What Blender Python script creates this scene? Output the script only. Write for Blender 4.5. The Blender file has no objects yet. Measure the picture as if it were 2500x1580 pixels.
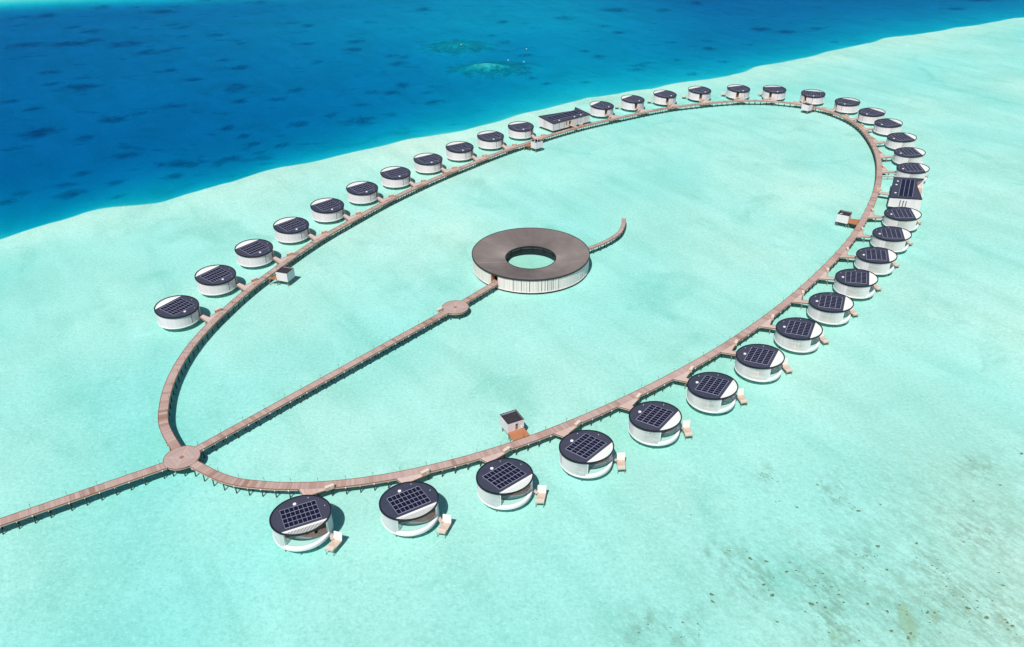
import bpy, bmesh, math, random
import numpy as np
from mathutils import Matrix, Vector
PI = math.pi
random.seed(7)
S = bpy.context.scene
COL = S.collection
R = math.radians

# ------------------------------------------------------------------ helpers
class MB:
    """collects faces for one mesh object"""
    def __init__(s, mirror=1):
        s.v = []; s.f = []; s.uv = []; s.m = mirror
    def face(s, pts, uv=None):
        b = len(s.v)
        if s.m < 0:
            pts = [(p[0], -p[1], p[2]) for p in pts][::-1]
            if uv: uv = uv[::-1]
        s.v += [tuple(map(float, p)) for p in pts]
        s.f.append(list(range(b, b+len(pts))))
        s.uv += (uv if uv else [(p[0], p[1]) for p in pts])
    def prism(s, poly, z0, z1, top=None, bot=None):
        """vertical prism over a CCW polygon; z0/z1 numbers or functions of (x, y)"""
        a = 0
        for i in range(len(poly)):
            x0, y0 = poly[i][:2]; x1, y1 = poly[(i+1) % len(poly)][:2]; a += x0*y1-x1*y0
        if a < 0: poly = poly[::-1]
        f0 = z0 if callable(z0) else (lambda x, y: z0)
        f1 = z1 if callable(z1) else (lambda x, y: z1)
        T = [(x, y, f1(x, y)) for x, y in poly]; B = [(x, y, f0(x, y)) for x, y in poly]
        s.face(T); s.face(B[::-1])
        n = len(poly)
        for i in range(n):
            j = (i+1) % n
            L = math.hypot(poly[j][0]-poly[i][0], poly[j][1]-poly[i][1])
            s.face([B[i], B[j], T[j], T[i]], [(0, B[i][2]), (L, B[j][2]), (L, T[j][2]), (0, T[i][2])])
    def box(s, c, d, rz=0.0, tilt=None):
        hx, hy, hz = d[0]/2, d[1]/2, d[2]/2
        co, si = math.cos(rz), math.sin(rz)
        P = []
        for x, y, z in ((-hx,-hy,-hz),(hx,-hy,-hz),(hx,hy,-hz),(-hx,hy,-hz),(-hx,-hy,hz),(hx,-hy,hz),(hx,hy,hz),(-hx,hy,hz)):
            if tilt:                       # rotation about local y before rz
                ct, st = math.cos(tilt), math.sin(tilt)
                x, z = x*ct+z*st, -x*st+z*ct
            P.append((c[0]+x*co-y*si, c[1]+x*si+y*co, c[2]+z))
        for q in ((0,3,2,1),(4,5,6,7),(0,1,5,4),(1,2,6,5),(2,3,7,6),(3,0,4,7)):
            s.face([P[i] for i in q])
    def bar(s, a, b, w, z0, z1):
        dx, dy = b[0]-a[0], b[1]-a[1]; L = math.hypot(dx, dy)
        s.box(((a[0]+b[0])/2, (a[1]+b[1])/2, (z0+z1)/2), (L, w, z1-z0), math.atan2(dy, dx))
    def cyl(s, x, y, r, z0, z1, n=10, r1=None):
        r1 = r if r1 is None else r1
        A = [(x+r*math.cos(2*PI*i/n), y+r*math.sin(2*PI*i/n), z0) for i in range(n)]
        B = [(x+r1*math.cos(2*PI*i/n), y+r1*math.sin(2*PI*i/n), z1) for i in range(n)]
        for i in range(n):
            j = (i+1) % n; s.face([A[i], A[j], B[j], B[i]])
        s.face(B); s.face(A[::-1])
    def arc(s, r0, r1, z0, z1, a0, a1, n, cx=0, cy=0):
        """ring segment, angles in radians, z0/z1 numbers or functions"""
        f0 = z0 if callable(z0) else (lambda x, y: z0)
        f1 = z1 if callable(z1) else (lambda x, y: z1)
        full = abs(a1-a0-2*PI) < 1e-6
        def P(r, a, f):
            x, y = r*math.cos(a), r*math.sin(a); return (cx+x, cy+y, f(x, y))
        for i in range(n):
            a, b = a0+(a1-a0)*i/n, a0+(a1-a0)*(i+1)/n
            ua, ub = a*r1, b*r1
            o0, o1, o2, o3 = P(r1,a,f0), P(r1,b,f0), P(r1,b,f1), P(r1,a,f1)
            s.face([o0,o1,o2,o3], [(ua,o0[2]),(ub,o1[2]),(ub,o2[2]),(ua,o3[2])])
            i0, i1, i2, i3 = P(r0,a,f0), P(r0,b,f0), P(r0,b,f1), P(r0,a,f1)
            s.face([i1,i0,i3,i2], [(ub,i1[2]),(ua,i0[2]),(ua,i3[2]),(ub,i2[2])])
            s.face([o3,o2,i2,i3], [(ua,r1),(ub,r1),(ub,r0),(ua,r0)])
            s.face([i0,i1,o1,o0], [(ua,r0),(ub,r0),(ub,r1),(ua,r1)])
        if not full:
            s.face([P(r0,a0,f0),P(r1,a0,f0),P(r1,a0,f1),P(r0,a0,f1)])
            s.face([P(r1,a1,f0),P(r0,a1,f0),P(r0,a1,f1),P(r1,a1,f1)])
    def build(s, name, mat, parent=None, smooth=False, merge=False):
        me = bpy.data.meshes.new(name)
        me.from_pydata(s.v, [], s.f)
        ul = me.uv_layers.new(name='UVMap')
        ul.data.foreach_set('uv', [c for u in s.uv for c in u])
        me.materials.append(mat)
        if merge:
            bm = bmesh.new(); bm.from_mesh(me)
            bmesh.ops.remove_doubles(bm, verts=bm.verts, dist=1e-4)
            bm.to_mesh(me); bm.free()
        if smooth:
            me.polygons.foreach_set('use_smooth', [True]*len(me.polygons))
        o = bpy.data.objects.new(name, me); COL.objects.link(o)
        if parent: o.parent = parent
        return o

def tag(o, label=None, cat=None, group=None, kind=None):
    if label: o['label'] = label
    if cat: o['category'] = cat
    if group: o['group'] = group
    if kind: o['kind'] = kind
    return o
def empty(name, loc, rz=0.0):
    o = bpy.data.objects.new(name, None); COL.objects.link(o)
    o.location = loc; o.rotation_euler = (0, 0, rz); o.empty_display_size = .5
    return o
def copy_tree(o, parent=None):
    c = o.copy(); COL.objects.link(c)
    if parent: c.parent = parent
    for ch in list(o.children): copy_tree(ch, c)
    return c

# ------------------------------------------------------------------ materials
def mat(name, color, rough=.6, spec=.5, metal=0.0):
    m = bpy.data.materials.new(name); m.use_nodes = True
    b = m.node_tree.nodes['Principled BSDF']
    b.inputs['Base Color'].default_value = (*color, 1)
    b.inputs['Roughness'].default_value = rough
    b.inputs['Specular IOR Level'].default_value = spec
    b.inputs['Metallic'].default_value = metal
    return m
class NT:
    def __init__(s, m): s.m = m; s.t = m.node_tree; s.b = s.t.nodes.get('Principled BSDF')
    def n(s, typ, **kw):
        x = s.t.nodes.new(typ)
        for k, v in kw.items():
            if k == 'ins':
                for kk, vv in v.items():
                    if hasattr(vv, 'is_output'): s.t.links.new(vv, x.inputs[kk])
                    else: x.inputs[kk].default_value = vv
            else: setattr(x, k, v)
        return x
    def link(s, a, b): s.t.links.new(a, b)
    def math(s, op, a, b=None, c=None, clamp=False):
        x = s.n('ShaderNodeMath', operation=op, use_clamp=clamp)
        for i, v in enumerate((a, b, c)):
            if v is None: continue
            if hasattr(v, 'is_output'): s.link(v, x.inputs[i])
            else: x.inputs[i].default_value = v
        return x.outputs[0]
    def mix(s, fac, a, b, blend='MIX'):
        x = s.n('ShaderNodeMix', data_type='RGBA', blend_type=blend)
        for sock, v in ((x.inputs[0], fac), (x.inputs[6], a), (x.inputs[7], b)):
            if hasattr(v, 'is_output'): s.link(v, sock)
            elif isinstance(v, tuple): sock.default_value = (*v, 1) if len(v) == 3 else v
            else: sock.default_value = v
        return x.outputs[2]
    def noise(s, vec, scale, detail=3, rough=.55, dist=0.0):
        x = s.n('ShaderNodeTexNoise'); s.link(vec, x.inputs['Vector'])
        x.inputs['Scale'].default_value = scale; x.inputs['Detail'].default_value = detail
        x.inputs['Roughness'].default_value = rough; x.inputs['Distortion'].default_value = dist
        return x.outputs['Fac']
    def ramp(s, fac, lo, hi, a=0.0, b=1.0):
        x = s.n('ShaderNodeMapRange', interpolation_type='SMOOTHSTEP')
        s.link(fac, x.inputs[0])
        for i, v in zip((1,2,3,4), (lo,hi,a,b)): x.inputs[i].default_value = v
        return x.outputs[0]
    def geo(s): return s.n('ShaderNodeNewGeometry').outputs['Position']
    def objco(s): return s.n('ShaderNodeTexCoord').outputs['Object']
    def uv(s): return s.n('ShaderNodeUVMap', uv_map='UVMap').outputs['UV']
    def scale(s, vec, v):
        x = s.n('ShaderNodeVectorMath', operation='MULTIPLY'); s.link(vec, x.inputs[0]); x.inputs[1].default_value = v
        return x.outputs[0]
    def sep(s, vec):
        x = s.n('ShaderNodeSeparateXYZ'); s.link(vec, x.inputs[0]); return x.outputs
    def white(s, w):
        x = s.n('ShaderNodeTexWhiteNoise', noise_dimensions='1D'); s.link(w, x.inputs['W']); return x.outputs['Value']
    def bump(s, h, strength, dist):
        x = s.n('ShaderNodeBump'); s.link(h, x.inputs['Height'])
        x.inputs['Strength'].default_value = strength; x.inputs['Distance'].default_value = dist
        s.link(x.outputs[0], s.b.inputs['Normal'])
    def base(s, c): s.link(c, s.b.inputs['Base Color'])

def planks(name, c1, c2, c3, plank=.16, panel=1.05, axis=0, rough=.75):
    m = mat(name, c1, rough, .25); t = NT(m)
    u = t.sep(t.uv())[axis]
    a = t.white(t.math('FLOOR', t.math('DIVIDE', u, plank)))
    b = t.white(t.math('FLOOR', t.math('DIVIDE', u, panel)))
    c = t.mix(t.math('MULTIPLY', a, .75), c1, c2)
    c = t.mix(t.math('MULTIPLY', t.math('POWER', b, 3.0), .9), c, c3)
    fr = t.math('FRACT', t.math('DIVIDE', u, panel))
    gap = t.math('LESS_THAN', fr, .05)
    c = t.mix(t.math('MULTIPLY', gap, .55), c, tuple(x*.35 for x in c1))
    big = t.noise(t.geo(), .06, 3)
    c = t.mix(t.ramp(big, .35, .68, 0, .5), c, c2)
    t.base(c); return m
M = {}
M['deck'] = planks('deck_boards', (.41,.275,.24), (.54,.415,.385), (.28,.16,.12), plank=.3, panel=1.2)
M['deck_villa'] = planks('terrace_boards', (.56,.42,.34), (.64,.5,.43), (.5,.34,.26), plank=.14, panel=1.4, axis=1)
M['deck_new'] = planks('new_timber', (.42,.165,.075), (.48,.21,.105), (.36,.12,.05), plank=.2, panel=1.25, axis=0)
M['deck_stub'] = planks('entry_boards', (.54,.41,.37), (.66,.55,.51), (.54,.37,.3), plank=.15, panel=1.6, axis=1)
M['kerb'] = mat('timber_edge', (.26,.105,.06), .7, .2)
M['fascia'] = mat('timber_fascia', (.55,.42,.33), .8, .2)
M['pile'] = mat('wet_pile', (.055,.06,.05), .7, .3)
M['palepile'] = mat('pale_pile', (.32,.25,.2), .8, .2)
M['cap'] = mat('pale_cap', (.62,.58,.53), .7, .3)
M['black'] = mat('black_metal', (.012,.013,.02), .45, .4)
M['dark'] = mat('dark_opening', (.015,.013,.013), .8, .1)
M['white'] = mat('white_render', (.82,.82,.82), .6, .3)
M['paint'] = mat('white_paint', (.86,.86,.85), .5, .4)
M['canvas'] = mat('pale_canvas', (.8,.77,.72), .9, .1)
M['cushion'] = mat('sand_cushion', (.66,.58,.5), .9, .1)
M['wood'] = mat('pale_timber', (.62,.45,.32), .75, .2)
M['woodwarm'] = mat('warm_timber', (.5,.27,.15), .7, .2)
M['pool'] = mat('pool_water', (.4,.71,.65), .08, .5)
M['glass'] = mat('dark_glass', (.05,.07,.08), .08, .6)
M['doorwood'] = mat('dark_door', (.1,.065,.05), .6, .3)
M['skin'] = mat('skin', (.2,.1,.06), .6, .3)
M['hair'] = mat('dark_hair', (.01,.008,.007), .6, .3)
M['cloth'] = mat('white_cloth', (.8,.78,.74), .9, .1)
M['led'] = mat('white_fitting', (.85,.85,.85), .4, .4)

m = M['wall'] = mat('white_timber_wall', (.74,.74,.75), .7, .25); t = NT(m)
u, z, _ = t.sep(t.uv())
oi = t.n('ShaderNodeObjectInfo').outputs['Random']
pan = t.white(t.math('ADD', t.math('FLOOR', t.math('DIVIDE', u, 1.55)), t.math('MULTIPLY', oi, 50.0)))
oi = t.n('ShaderNodeObjectInfo').outputs['Random']
st = t.noise(t.scale(t.uv(), (5.0, .35, 1)), 1.0, 4, .6)
c = t.mix(pan, (.82,.735,.755), (.75,.675,.695))
c = t.mix(t.ramp(st, .45, .75, 0, .4), c, (.55,.53,.54))
c = t.mix(t.math('MULTIPLY', t.math('LESS_THAN', t.math('FRACT', t.math('DIVIDE', u, 1.55)), .035), .45), c, (.3,.3,.32))
t.base(c)

m = M['roof'] = mat('slate_membrane', (.05,.052,.078), .55, .4); t = NT(m)
oi = t.n('ShaderNodeObjectInfo').outputs['Random']
p0 = t.objco(); av = t.n('ShaderNodeVectorMath', operation='ADD'); t.link(p0, av.inputs[0]); cb_ = t.n('ShaderNodeCombineXYZ'); t.link(t.math('MULTIPLY', oi, 90.0), cb_.inputs[0]); t.link(cb_.outputs[0], av.inputs[1]); p = av.outputs[0]
c = t.mix(t.ramp(t.noise(p, .5, 5, .65), .38, .7), (.038,.046,.084), (.056,.062,.1))
c = t.mix(t.math('MULTIPLY', oi, .45), c, (.07,.072,.1))
c = t.mix(t.ramp(t.noise(t.scale(p, (1.2,.3,1)), 1.6, 4), .62, .8, 0, .35), c, (.09,.09,.115))
t.base(c)
M['solar'] = mat('solar_glass', (.008,.009,.032), .22, .5)
M['solarframe'] = mat('solar_frame', (.4,.4,.52), .5, .4)
m = M['ringroof'] = mat('brown_ribbed_roof', (.17,.15,.145), .5, .35); t = NT(m)
p = t.geo(); c = t.mix(t.ramp(t.noise(p, .12, 4), .35, .7), (.172,.147,.142), (.222,.192,.187))
uu = t.sep(t.uv())
c = t.mix(t.math('MULTIPLY', t.white(t.math('FLOOR', uu[0])), .3), c, (.13,.108,.1))
t.base(c)
M['ringwall'] = mat('pinkish_white_slat', (.78,.72,.69), .7, .25)
t = NT(M['ringwall']); uu = t.sep(t.uv())
t.base(t.mix(t.white(t.math('FLOOR', t.math('DIVIDE', uu[0], .3))), (.86,.765,.73), (.75,.65,.61)))
m = M['hutroof'] = mat('hut_roof', (.045,.04,.048), .6, .3); t = NT(m)
t.base(t.mix(t.ramp(t.noise(t.objco(), 1.2, 5), .4, .7), (.036,.032,.042), (.06,.052,.06)))

m = M['plaza'] = mat('plaza_boards', (.46,.3,.26), .75, .25); t = NT(m)
x, y, _ = t.sep(t.objco())
ax, ay = t.math('ABSOLUTE', x), t.math('ABSOLUTE', y)
d = t.math('ADD', ax, ay)
a = t.white(t.math('FLOOR', t.math('DIVIDE', d, .2)))
q = t.math('GREATER_THAN', t.math('MULTIPLY', x, y), 0.0)
c = t.mix(a, (.38,.26,.23), (.52,.4,.375))
c = t.mix(t.math('MULTIPLY', q, .25), c, (.5,.4,.38))
seam = t.math('LESS_THAN', t.math('MINIMUM', ax, ay), .07)
c = t.mix(t.math('MULTIPLY', seam, .8), c, (.62,.5,.42))
c = t.mix(t.math('LESS_THAN', d, .75), c, (.36,.15,.09))
t.base(c)

# ------------------------------------------------------------------ layout data (metres, measured from the photograph)
ZD, ZW, ZR, ZB, TILT = 3.1, 0.8, 7.0, 2.0, R(4.98)
TT = math.tan(TILT)
RING = [(-88.09, 169.19), (-77.91, 163.86), (-66.91, 161.21), (-55.57, 160.67), (-44.22, 161.75), (-33.04, 164.11), (-22.11, 167.46), (-11.44, 171.57), (-1.07, 176.34), (9.01, 181.72), (18.82, 187.57), (28.41, 193.79), (37.76, 200.36), (46.92, 207.19), (55.91, 214.24), (64.7, 221.54), (73.26, 229.1), (81.58, 236.93), (89.69, 244.98), (97.61, 253.22), (105.33, 261.64), (112.83, 270.26), (120.17, 279.01), (127.35, 287.9), (134.39, 296.9), (141.23, 306.05), (147.72, 315.44), (153.88, 325.06), (159.82, 334.83), (165.55, 344.71), (171.07, 354.72), (176.37, 364.84), (181.36, 375.12), (185.98, 385.57), (190.27, 396.16), (194.19, 406.9), (197.61, 417.79), (200.46, 428.86), (202.78, 440.05), (204.6, 451.36), (205.69, 462.74), (205.4, 474.13), (203.17, 485.29), (198.85, 495.83), (192.4, 505.17), (183.93, 512.66), (173.87, 517.82), (162.85, 520.47), (151.46, 520.86), (140.15, 519.41), (129.05, 516.64), (118.13, 513.2), (107.37, 509.32), (96.93, 504.75), (86.96, 499.25), (77.29, 493.17), (67.68, 486.99), (58.11, 480.75), (48.72, 474.27), (39.63, 467.37), (30.79, 460.13), (22.28, 452.53), (14.19, 444.5), (6.16, 436.4), (-1.87, 428.31), (-9.57, 419.9), (-16.97, 411.19), (-24.33, 402.44), (-31.65, 393.67), (-38.71, 384.7), (-45.47, 375.5), (-52.09, 366.2), (-58.42, 356.71), (-64.32, 346.93), (-70.02, 337.02), (-75.67, 327.09), (-81.14, 317.06), (-86.13, 306.8), (-90.6, 296.29), (-94.78, 285.65), (-98.72, 274.92), (-102.19, 264.04), (-105.1, 252.99), (-107.46, 241.82), (-108.99, 230.52), (-109.35, 219.13), (-108.4, 207.76), (-106.0, 196.64), (-101.93, 186.03), (-95.91, 176.25)]
VILLAS = [('R1',-52.69,146.11,-65),('R2',-26.35,150.84,-59.5),('R3',-2.19,159.80,-50.1),('R4',20.23,171.48,-43.1),('R5',41.19,184.79,-37.8),
('R7',61.02,199.71,-33.3),('R8',79.78,215.71,-30.1),('R9',97.53,232.50,-27.1),('R10',114.51,250.31,-24.2),('R11',130.48,268.85,-21.4),
('R12',145.51,287.85,-18.6),('R13',159.74,307.78,-16.1),('R14',172.97,328.47,-12),('R15',201.90,385.27,-8.5),('R16',210.30,408.81,-1.4),
('R17',216.44,433.43,5.6),('R18',219.56,459.40,14.8),('R19',218.24,480.99,28),('R20',211.53,503.23,45.4),('R21',196.32,522.63,69),
('R22',174.33,533.60,92.4),('R23',151.20,536.08,109.9),('R24',124.75,532.78,122.5),('R25',100.42,523.87,131),('R26',77.99,512.55,137),
('R27',56.91,499.07,143.4),('L1',5.87,457.48,114),('L2',-11.35,440.13,118.5),('L3',-27.70,421.84,121),('L4',-43.23,403.21,124.5),
('L5',-57.78,383.39,128),('L6',-71.31,363.09,131),('L7',-83.95,342.08,134),('L8',-95.42,320.51,137.5),('L9',-105.46,297.97,141.7),
('L10',-113.87,274.53,146.5),('L11',-120.14,250.11,149.4)]
VW = {
'R1':'nearest round villa, pool open to the viewer, lowest in the photo',
'R2':'round villa between the nearest one and the one below the front hut',
'R3':'round villa just below the front hut with the orange deck',
'R4':'fourth round villa from the near end of the right arc',
'R5':'fifth round villa from the near end of the right arc',
'R7':'sixth round villa from the near end of the right arc',
'R8':'seventh round villa from the near end of the right arc',
'R9':'eighth round villa from the near end of the right arc',
'R10':'fourth round villa below the right-hand oblong house, counting downwards from it',
'R11':'fifth-last round villa before the right-hand oblong house',
'R12':'third round villa nearer than the right-hand oblong house',
'R13':'second round villa nearer than the right-hand oblong house',
'R14':'round villa overlapping the near wall of the right-hand oblong house',
'R15':'round villa just behind the right-hand oblong house',
'R16':'second round villa behind the right-hand oblong house',
'R17':'third round villa behind the right-hand oblong house',
'R18':'fourth round villa behind the right-hand oblong house',
'R19':'fifth round villa behind the right-hand oblong house',
'R20':'second round villa right of the far hut',
'R21':'first round villa right of the far hut',
'R22':'round villa directly behind the far hut at the top of the loop',
'R23':'first round villa left of the far hut',
'R24':'second round villa left of the far hut',
'R25':'third round villa left of the far hut',
'R26':'second round villa right of the far oblong house',
'R27':'round villa standing just right of the far oblong house',
'L1':'round villa standing just left of the far oblong house',
'L2':'second round villa left of the far oblong house',
'L3':'third round villa left of the far oblong house',
'L4':'fourth round villa left of the far oblong house',
'L5':'fifth round villa left of the far oblong house',
'L6':'sixth round villa from the near end of the left arc',
'L7':'fifth round villa from the near end of the left arc',
'L8':'fourth round villa from the near end of the left arc',
'L9':'third round villa from the near end of the left arc, beside the left hut',
'L10':'second round villa from the near end of the left arc',
'L11':'round villa at the near end of the left arc, leftmost in the photo'}
VW['R9'] = 'eighth round villa from the near end of the right arc'
VW['R10'] = 'ninth round villa from the near end of the right arc'
VW['R11'] = 'fourth round villa nearer than the right-hand oblong house'

CW = {k: ph for k, ph in {'R1':'nearest round villa','R2':'second villa from the near end','R3':'villa below the front hut',
'R4':'fourth villa of the right arc','R5':'fifth villa of the right arc','R7':'sixth villa of the right arc','R8':'seventh villa of the right arc',
'R9':'eighth villa of the right arc','R10':'ninth villa of the right arc','R11':'fourth villa nearer than the right-hand oblong house',
'R12':'third villa nearer than the right-hand oblong house','R13':'second villa nearer than the right-hand oblong house','R14':'villa overlapping the right-hand oblong house',
'R15':'villa just behind the right-hand oblong house','R16':'second villa behind the right-hand oblong house','R17':'third villa behind the right-hand oblong house',
'R18':'fourth villa behind the right-hand oblong house','R19':'fifth villa behind the right-hand oblong house','R20':'second villa right of the far hut',
'R21':'first villa right of the far hut','R22':'villa behind the far hut','R23':'first villa left of the far hut','R24':'second villa left of the far hut',
'R25':'third villa left of the far hut','R26':'second villa right of the far oblong house','R27':'villa just right of the far oblong house',
'L1':'villa just left of the far oblong house','L2':'second villa left of the far oblong house','L3':'third villa left of the far oblong house',
'L4':'fourth villa left of the far oblong house','L5':'fifth villa left of the far oblong house','L6':'sixth villa of the left arc','L7':'fifth villa of the left arc',
'L8':'fourth villa of the left arc','L9':'third villa of the left arc','L10':'second villa of the left arc','L11':'leftmost round villa'}.items()}

# dense closed-loop samples of the boardwalk centre line
def resample(pts, step):
    P = np.array(pts, float); s = np.r_[0, np.cumsum(np.linalg.norm(np.diff(P, axis=0), axis=1))]
    n = max(2, int(round(s[-1]/step))+1); u = np.linspace(0, s[-1], n)
    return np.stack([np.interp(u, s, P[:,0]), np.interp(u, s, P[:,1])], -1)
def spline(pts, k=8):
    P = np.array(pts, float); out = []
    for i in range(len(P)-1):
        p0 = P[i-1] if i else 2*P[0]-P[1]; p1, p2 = P[i], P[i+1]; p3 = P[i+2] if i+2 < len(P) else 2*P[-1]-P[-2]
        for j in range(k):
            t = j/k; out.append(.5*((2*p1)+(-p0+p2)*t+(2*p0-5*p1+4*p2-p3)*t*t+(-p0+3*p1-3*p2+p3)*t**3))
    out.append(P[-1]); return np.array(out)
PLAZA, PLAZA_R = (-92.19,172.55), 4.9
MID, MID_R = (-20.71,255.2), 4.9
PAV, PAV_R, PAV_RI = (7.78,292.99), 23.86, 10.25
ring_c = resample(spline([PLAZA]+[p for p in RING[1:-1]]+[PLAZA], 6), 1.23)

def local(v, P):
    n, cx, cy, a = v; sg = 1 if n[0] == 'R' else -1
    c, s = math.cos(R(a)), math.sin(R(a)); P = np.asarray(P, float)-np.array([cx, cy])
    return np.stack([P[:,0]*c+P[:,1]*s, sg*(-P[:,0]*s+P[:,1]*c)], -1)

# ------------------------------------------------------------------ boardwalks
CAM = np.array([0., 0.])
def tangents(P):
    T = np.gradient(P, axis=0); return T/np.linalg.norm(T, axis=1)[:,None]
def offset(P, T, d):                # positive d = left of travel
    return P+np.stack([-T[:,1], T[:,0]], -1)*d
def strip(mb, P, T, d0, d1, z0, z1, keep=None, u0=0.0):
    A, B = offset(P, T, d0), offset(P, T, d1)          # d0 > d1 : A on the left
    s = np.r_[0, np.cumsum(np.linalg.norm(np.diff(P, axis=0), axis=1))]+u0
    on = [True]*(len(P)-1) if keep is None else keep
    for i in range(len(P)-1):
        if not on[i]: continue
        a0, a1, b0, b1 = A[i], A[i+1], B[i], B[i+1]
        mb.face([(*a0,z1),(*b0,z1),(*b1,z1),(*a1,z1)], [(s[i],d0),(s[i],d1),(s[i+1],d1),(s[i+1],d0)])
        mb.face([(*a0,z0),(*a1,z0),(*b1,z0),(*b0,z0)])
        mb.face([(*a0,z0),(*a0,z1),(*a1,z1),(*a1,z0)])
        mb.face([(*b0,z0),(*b1,z0),(*b1,z1),(*b0,z1)])
        if i == 0 or not on[i-1]: mb.face([(*a0,z0),(*b0,z0),(*b0,z1),(*a0,z1)])
        if i == len(P)-2 or not on[i+1]: mb.face([(*a1,z0),(*a1,z1),(*b1,z1),(*b1,z0)])
def boardwalk(P, w, label, lamp_side=0, lamp_label=None, keepL=None, keepR=None, trim=(0,0), zt=ZD, light_side=0, lamp_off=0, pitch=3.69):
    root = empty('boardwalk', (float(P[0,0]), float(P[0,1]), ZW)); tag(root, label, 'boardwalk', 'timber boardwalks over the lagoon')
    inv = (-P[0,0], -P[0,1], -ZW)
    def par(o): o.parent = root; o.location = inv; return o
    T = tangents(P); h = w/2
    mb = MB(); strip(mb, P, T, h-.14, -h+.14, zt-.14, zt); par(mb.build('deck', M['deck']))
    n = len(P)-1
    kl = keepL if keepL is not None else [True]*n; kr = keepR if keepR is not None else [True]*n
    mb = MB(); strip(mb, P, T, h, h-.138, zt-.12, zt+.07, kl); par(mb.build('edge_trim', M['kerb']))
    mb = MB(); strip(mb, P, T, -h+.138, -h, zt-.12, zt+.07, kr); par(mb.build('edge_trim', M['kerb']))
    mb = MB(); strip(mb, P, T, h-.03, h-.12, zt-.5, zt-.123, kl); par(mb.build('side_beam', M['fascia']))
    mb = MB(); strip(mb, P, T, -h+.12, -h+.03, zt-.5, zt-.123, kr); par(mb.build('side_beam', M['fascia']))
    L = np.r_[0, np.cumsum(np.linalg.norm(np.diff(P, axis=0), axis=1))]
    k0 = trim[0]; posts = []; bents = []
    u = trim[0]+1.0
    while u < L[-1]-trim[1]-.5:
        i = min(np.searchsorted(L, u), len(P)-1); bents.append((P[i], T[i], len(bents))); u += pitch
    def bent_pile(mb, q, tt, sd):
        nx, ny = -tt[1], tt[0]; x, y = q[0]+nx*sd*(h-.42), q[1]+ny*sd*(h-.42)
        mb.cyl(x, y, .17, -1.2, zt-.72, 7)
    def bent_cap(mb, q, tt):
        mb.box((q[0], q[1], zt-.61), (.26, w+.1, .215), math.atan2(tt[1], tt[0]))
    order = sorted(bents, key=lambda b: np.linalg.norm(b[0]-CAM))
    near, far = order[:50], order[50:]
    for q, tt, k in near:
        for sd in (1, -1):
            mb = MB(); bent_pile(mb, q, tt, sd); par(mb.build('pile', M['pile']))
        mb = MB(); bent_cap(mb, q, tt); par(mb.build('cap_beam', M['cap']))
    if far:
        mb = MB(); [bent_pile(mb, q, tt, sd) for q, tt, k in far for sd in (1,-1)]
        tag(par(mb.build('distant_piles', M['pile'])), kind='stuff')
        mb = MB(); [bent_cap(mb, q, tt) for q, tt, k in far]
        tag(par(mb.build('distant_cap_beams', M['cap'])), kind='stuff')
    if light_side:
        sel = [b for b in bents if b[2] % 2 == 0]
        sel = sorted(sel, key=lambda b: np.linalg.norm(b[0]-CAM))[:70]
        for q, tt, k in sel:
            mb = MB(); nx, ny = -tt[1]*light_side, tt[0]*light_side
            mb.box((q[0]+nx*(h+.08), q[1]+ny*(h+.08), zt-.3), (.3, .2, .26), math.atan2(tt[1], tt[0]))
            par(mb.build('edge_light', M['led']))
    if lamp_side:
        for q, tt, k in bents:
            if k % 2 != lamp_off % 2: continue
            nx, ny = -tt[1]*lamp_side, tt[0]*lamp_side
            o = lamp_proto() ; o.location = (q[0]+nx*(h-.07), q[1]+ny*(h-.07), zt+.07)
            tag(o, lamp_label, 'path light', lamp_label.split(' along ')[0]+'s along '+lamp_label.split(' along ')[1])
    return root
_lp = []
def lamp_proto():
    if not _lp:
        r = empty('path_light', (0,0,0))
        mb = MB(); mb.cyl(0, 0, .035, 0, 1.1, 6); mb.build('post', M['black'], r)
        mb = MB(); mb.cyl(0, 0, .09, 1.1, 1.28, 8); mb.build('lamp_head', M['black'], r)
        _lp.append(r); return r
    return copy_tree(_lp[0])

W = 2.85
# where villa spurs meet the ring: no edge trim there
keepR = [True]*(len(ring_c)-1)
for v in VILLAS:
    q = local(v, ring_c)
    for i in range(len(q)-1):
        mx, my = (q[i]+q[i+1])/2
        if -20 < mx < -9 and 2.05 < my < 10.2: keepR[i] = False
def clear_near(P, keep, pts, r):
    return [k and all(np.hypot(*((P[i]+P[i+1])/2-np.array(p))) > r for p in pts) for i, k in enumerate(keep)]
ring_in = [True]*(len(ring_c)-1)
HUTS = {'A':((.07,184.8),(2.6,184.0)), }
# huts: near corner and axes
HUT = [
 ('A',(-1.37,182.45),(4.68,2.36),(-2.38,4.62),'cube-shaped white hut with an open door and bright orange deck, nearest of the huts'),
 ('B',(-87.2,276.7),(1.70,4.80),(-4.75,1.60),'cube-shaped white hut with brown flat roof, inside the left arc of boardwalk'),
 ('C',(13.70,430.7),(4.05,3.25),(-3.60,1.95),'cube-shaped white hut with cluttered roof, beside the boardwalk near the far oblong house'),
 ('D',(186.0,498.7),(3.45,2.70),(-4.03,2.70),'cube-shaped white hut at the top bend of the loop, farthest of the huts'),
 ('E',(149.3,328.0),(2.95,4.42),(-4.55,2.12),'cube-shaped white hut on a jetty inside the right arc, facing the oblong house')]
j = [(2.9,180.6),(150.5,327.5)]
k1 = len(ring_c)//2
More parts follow.
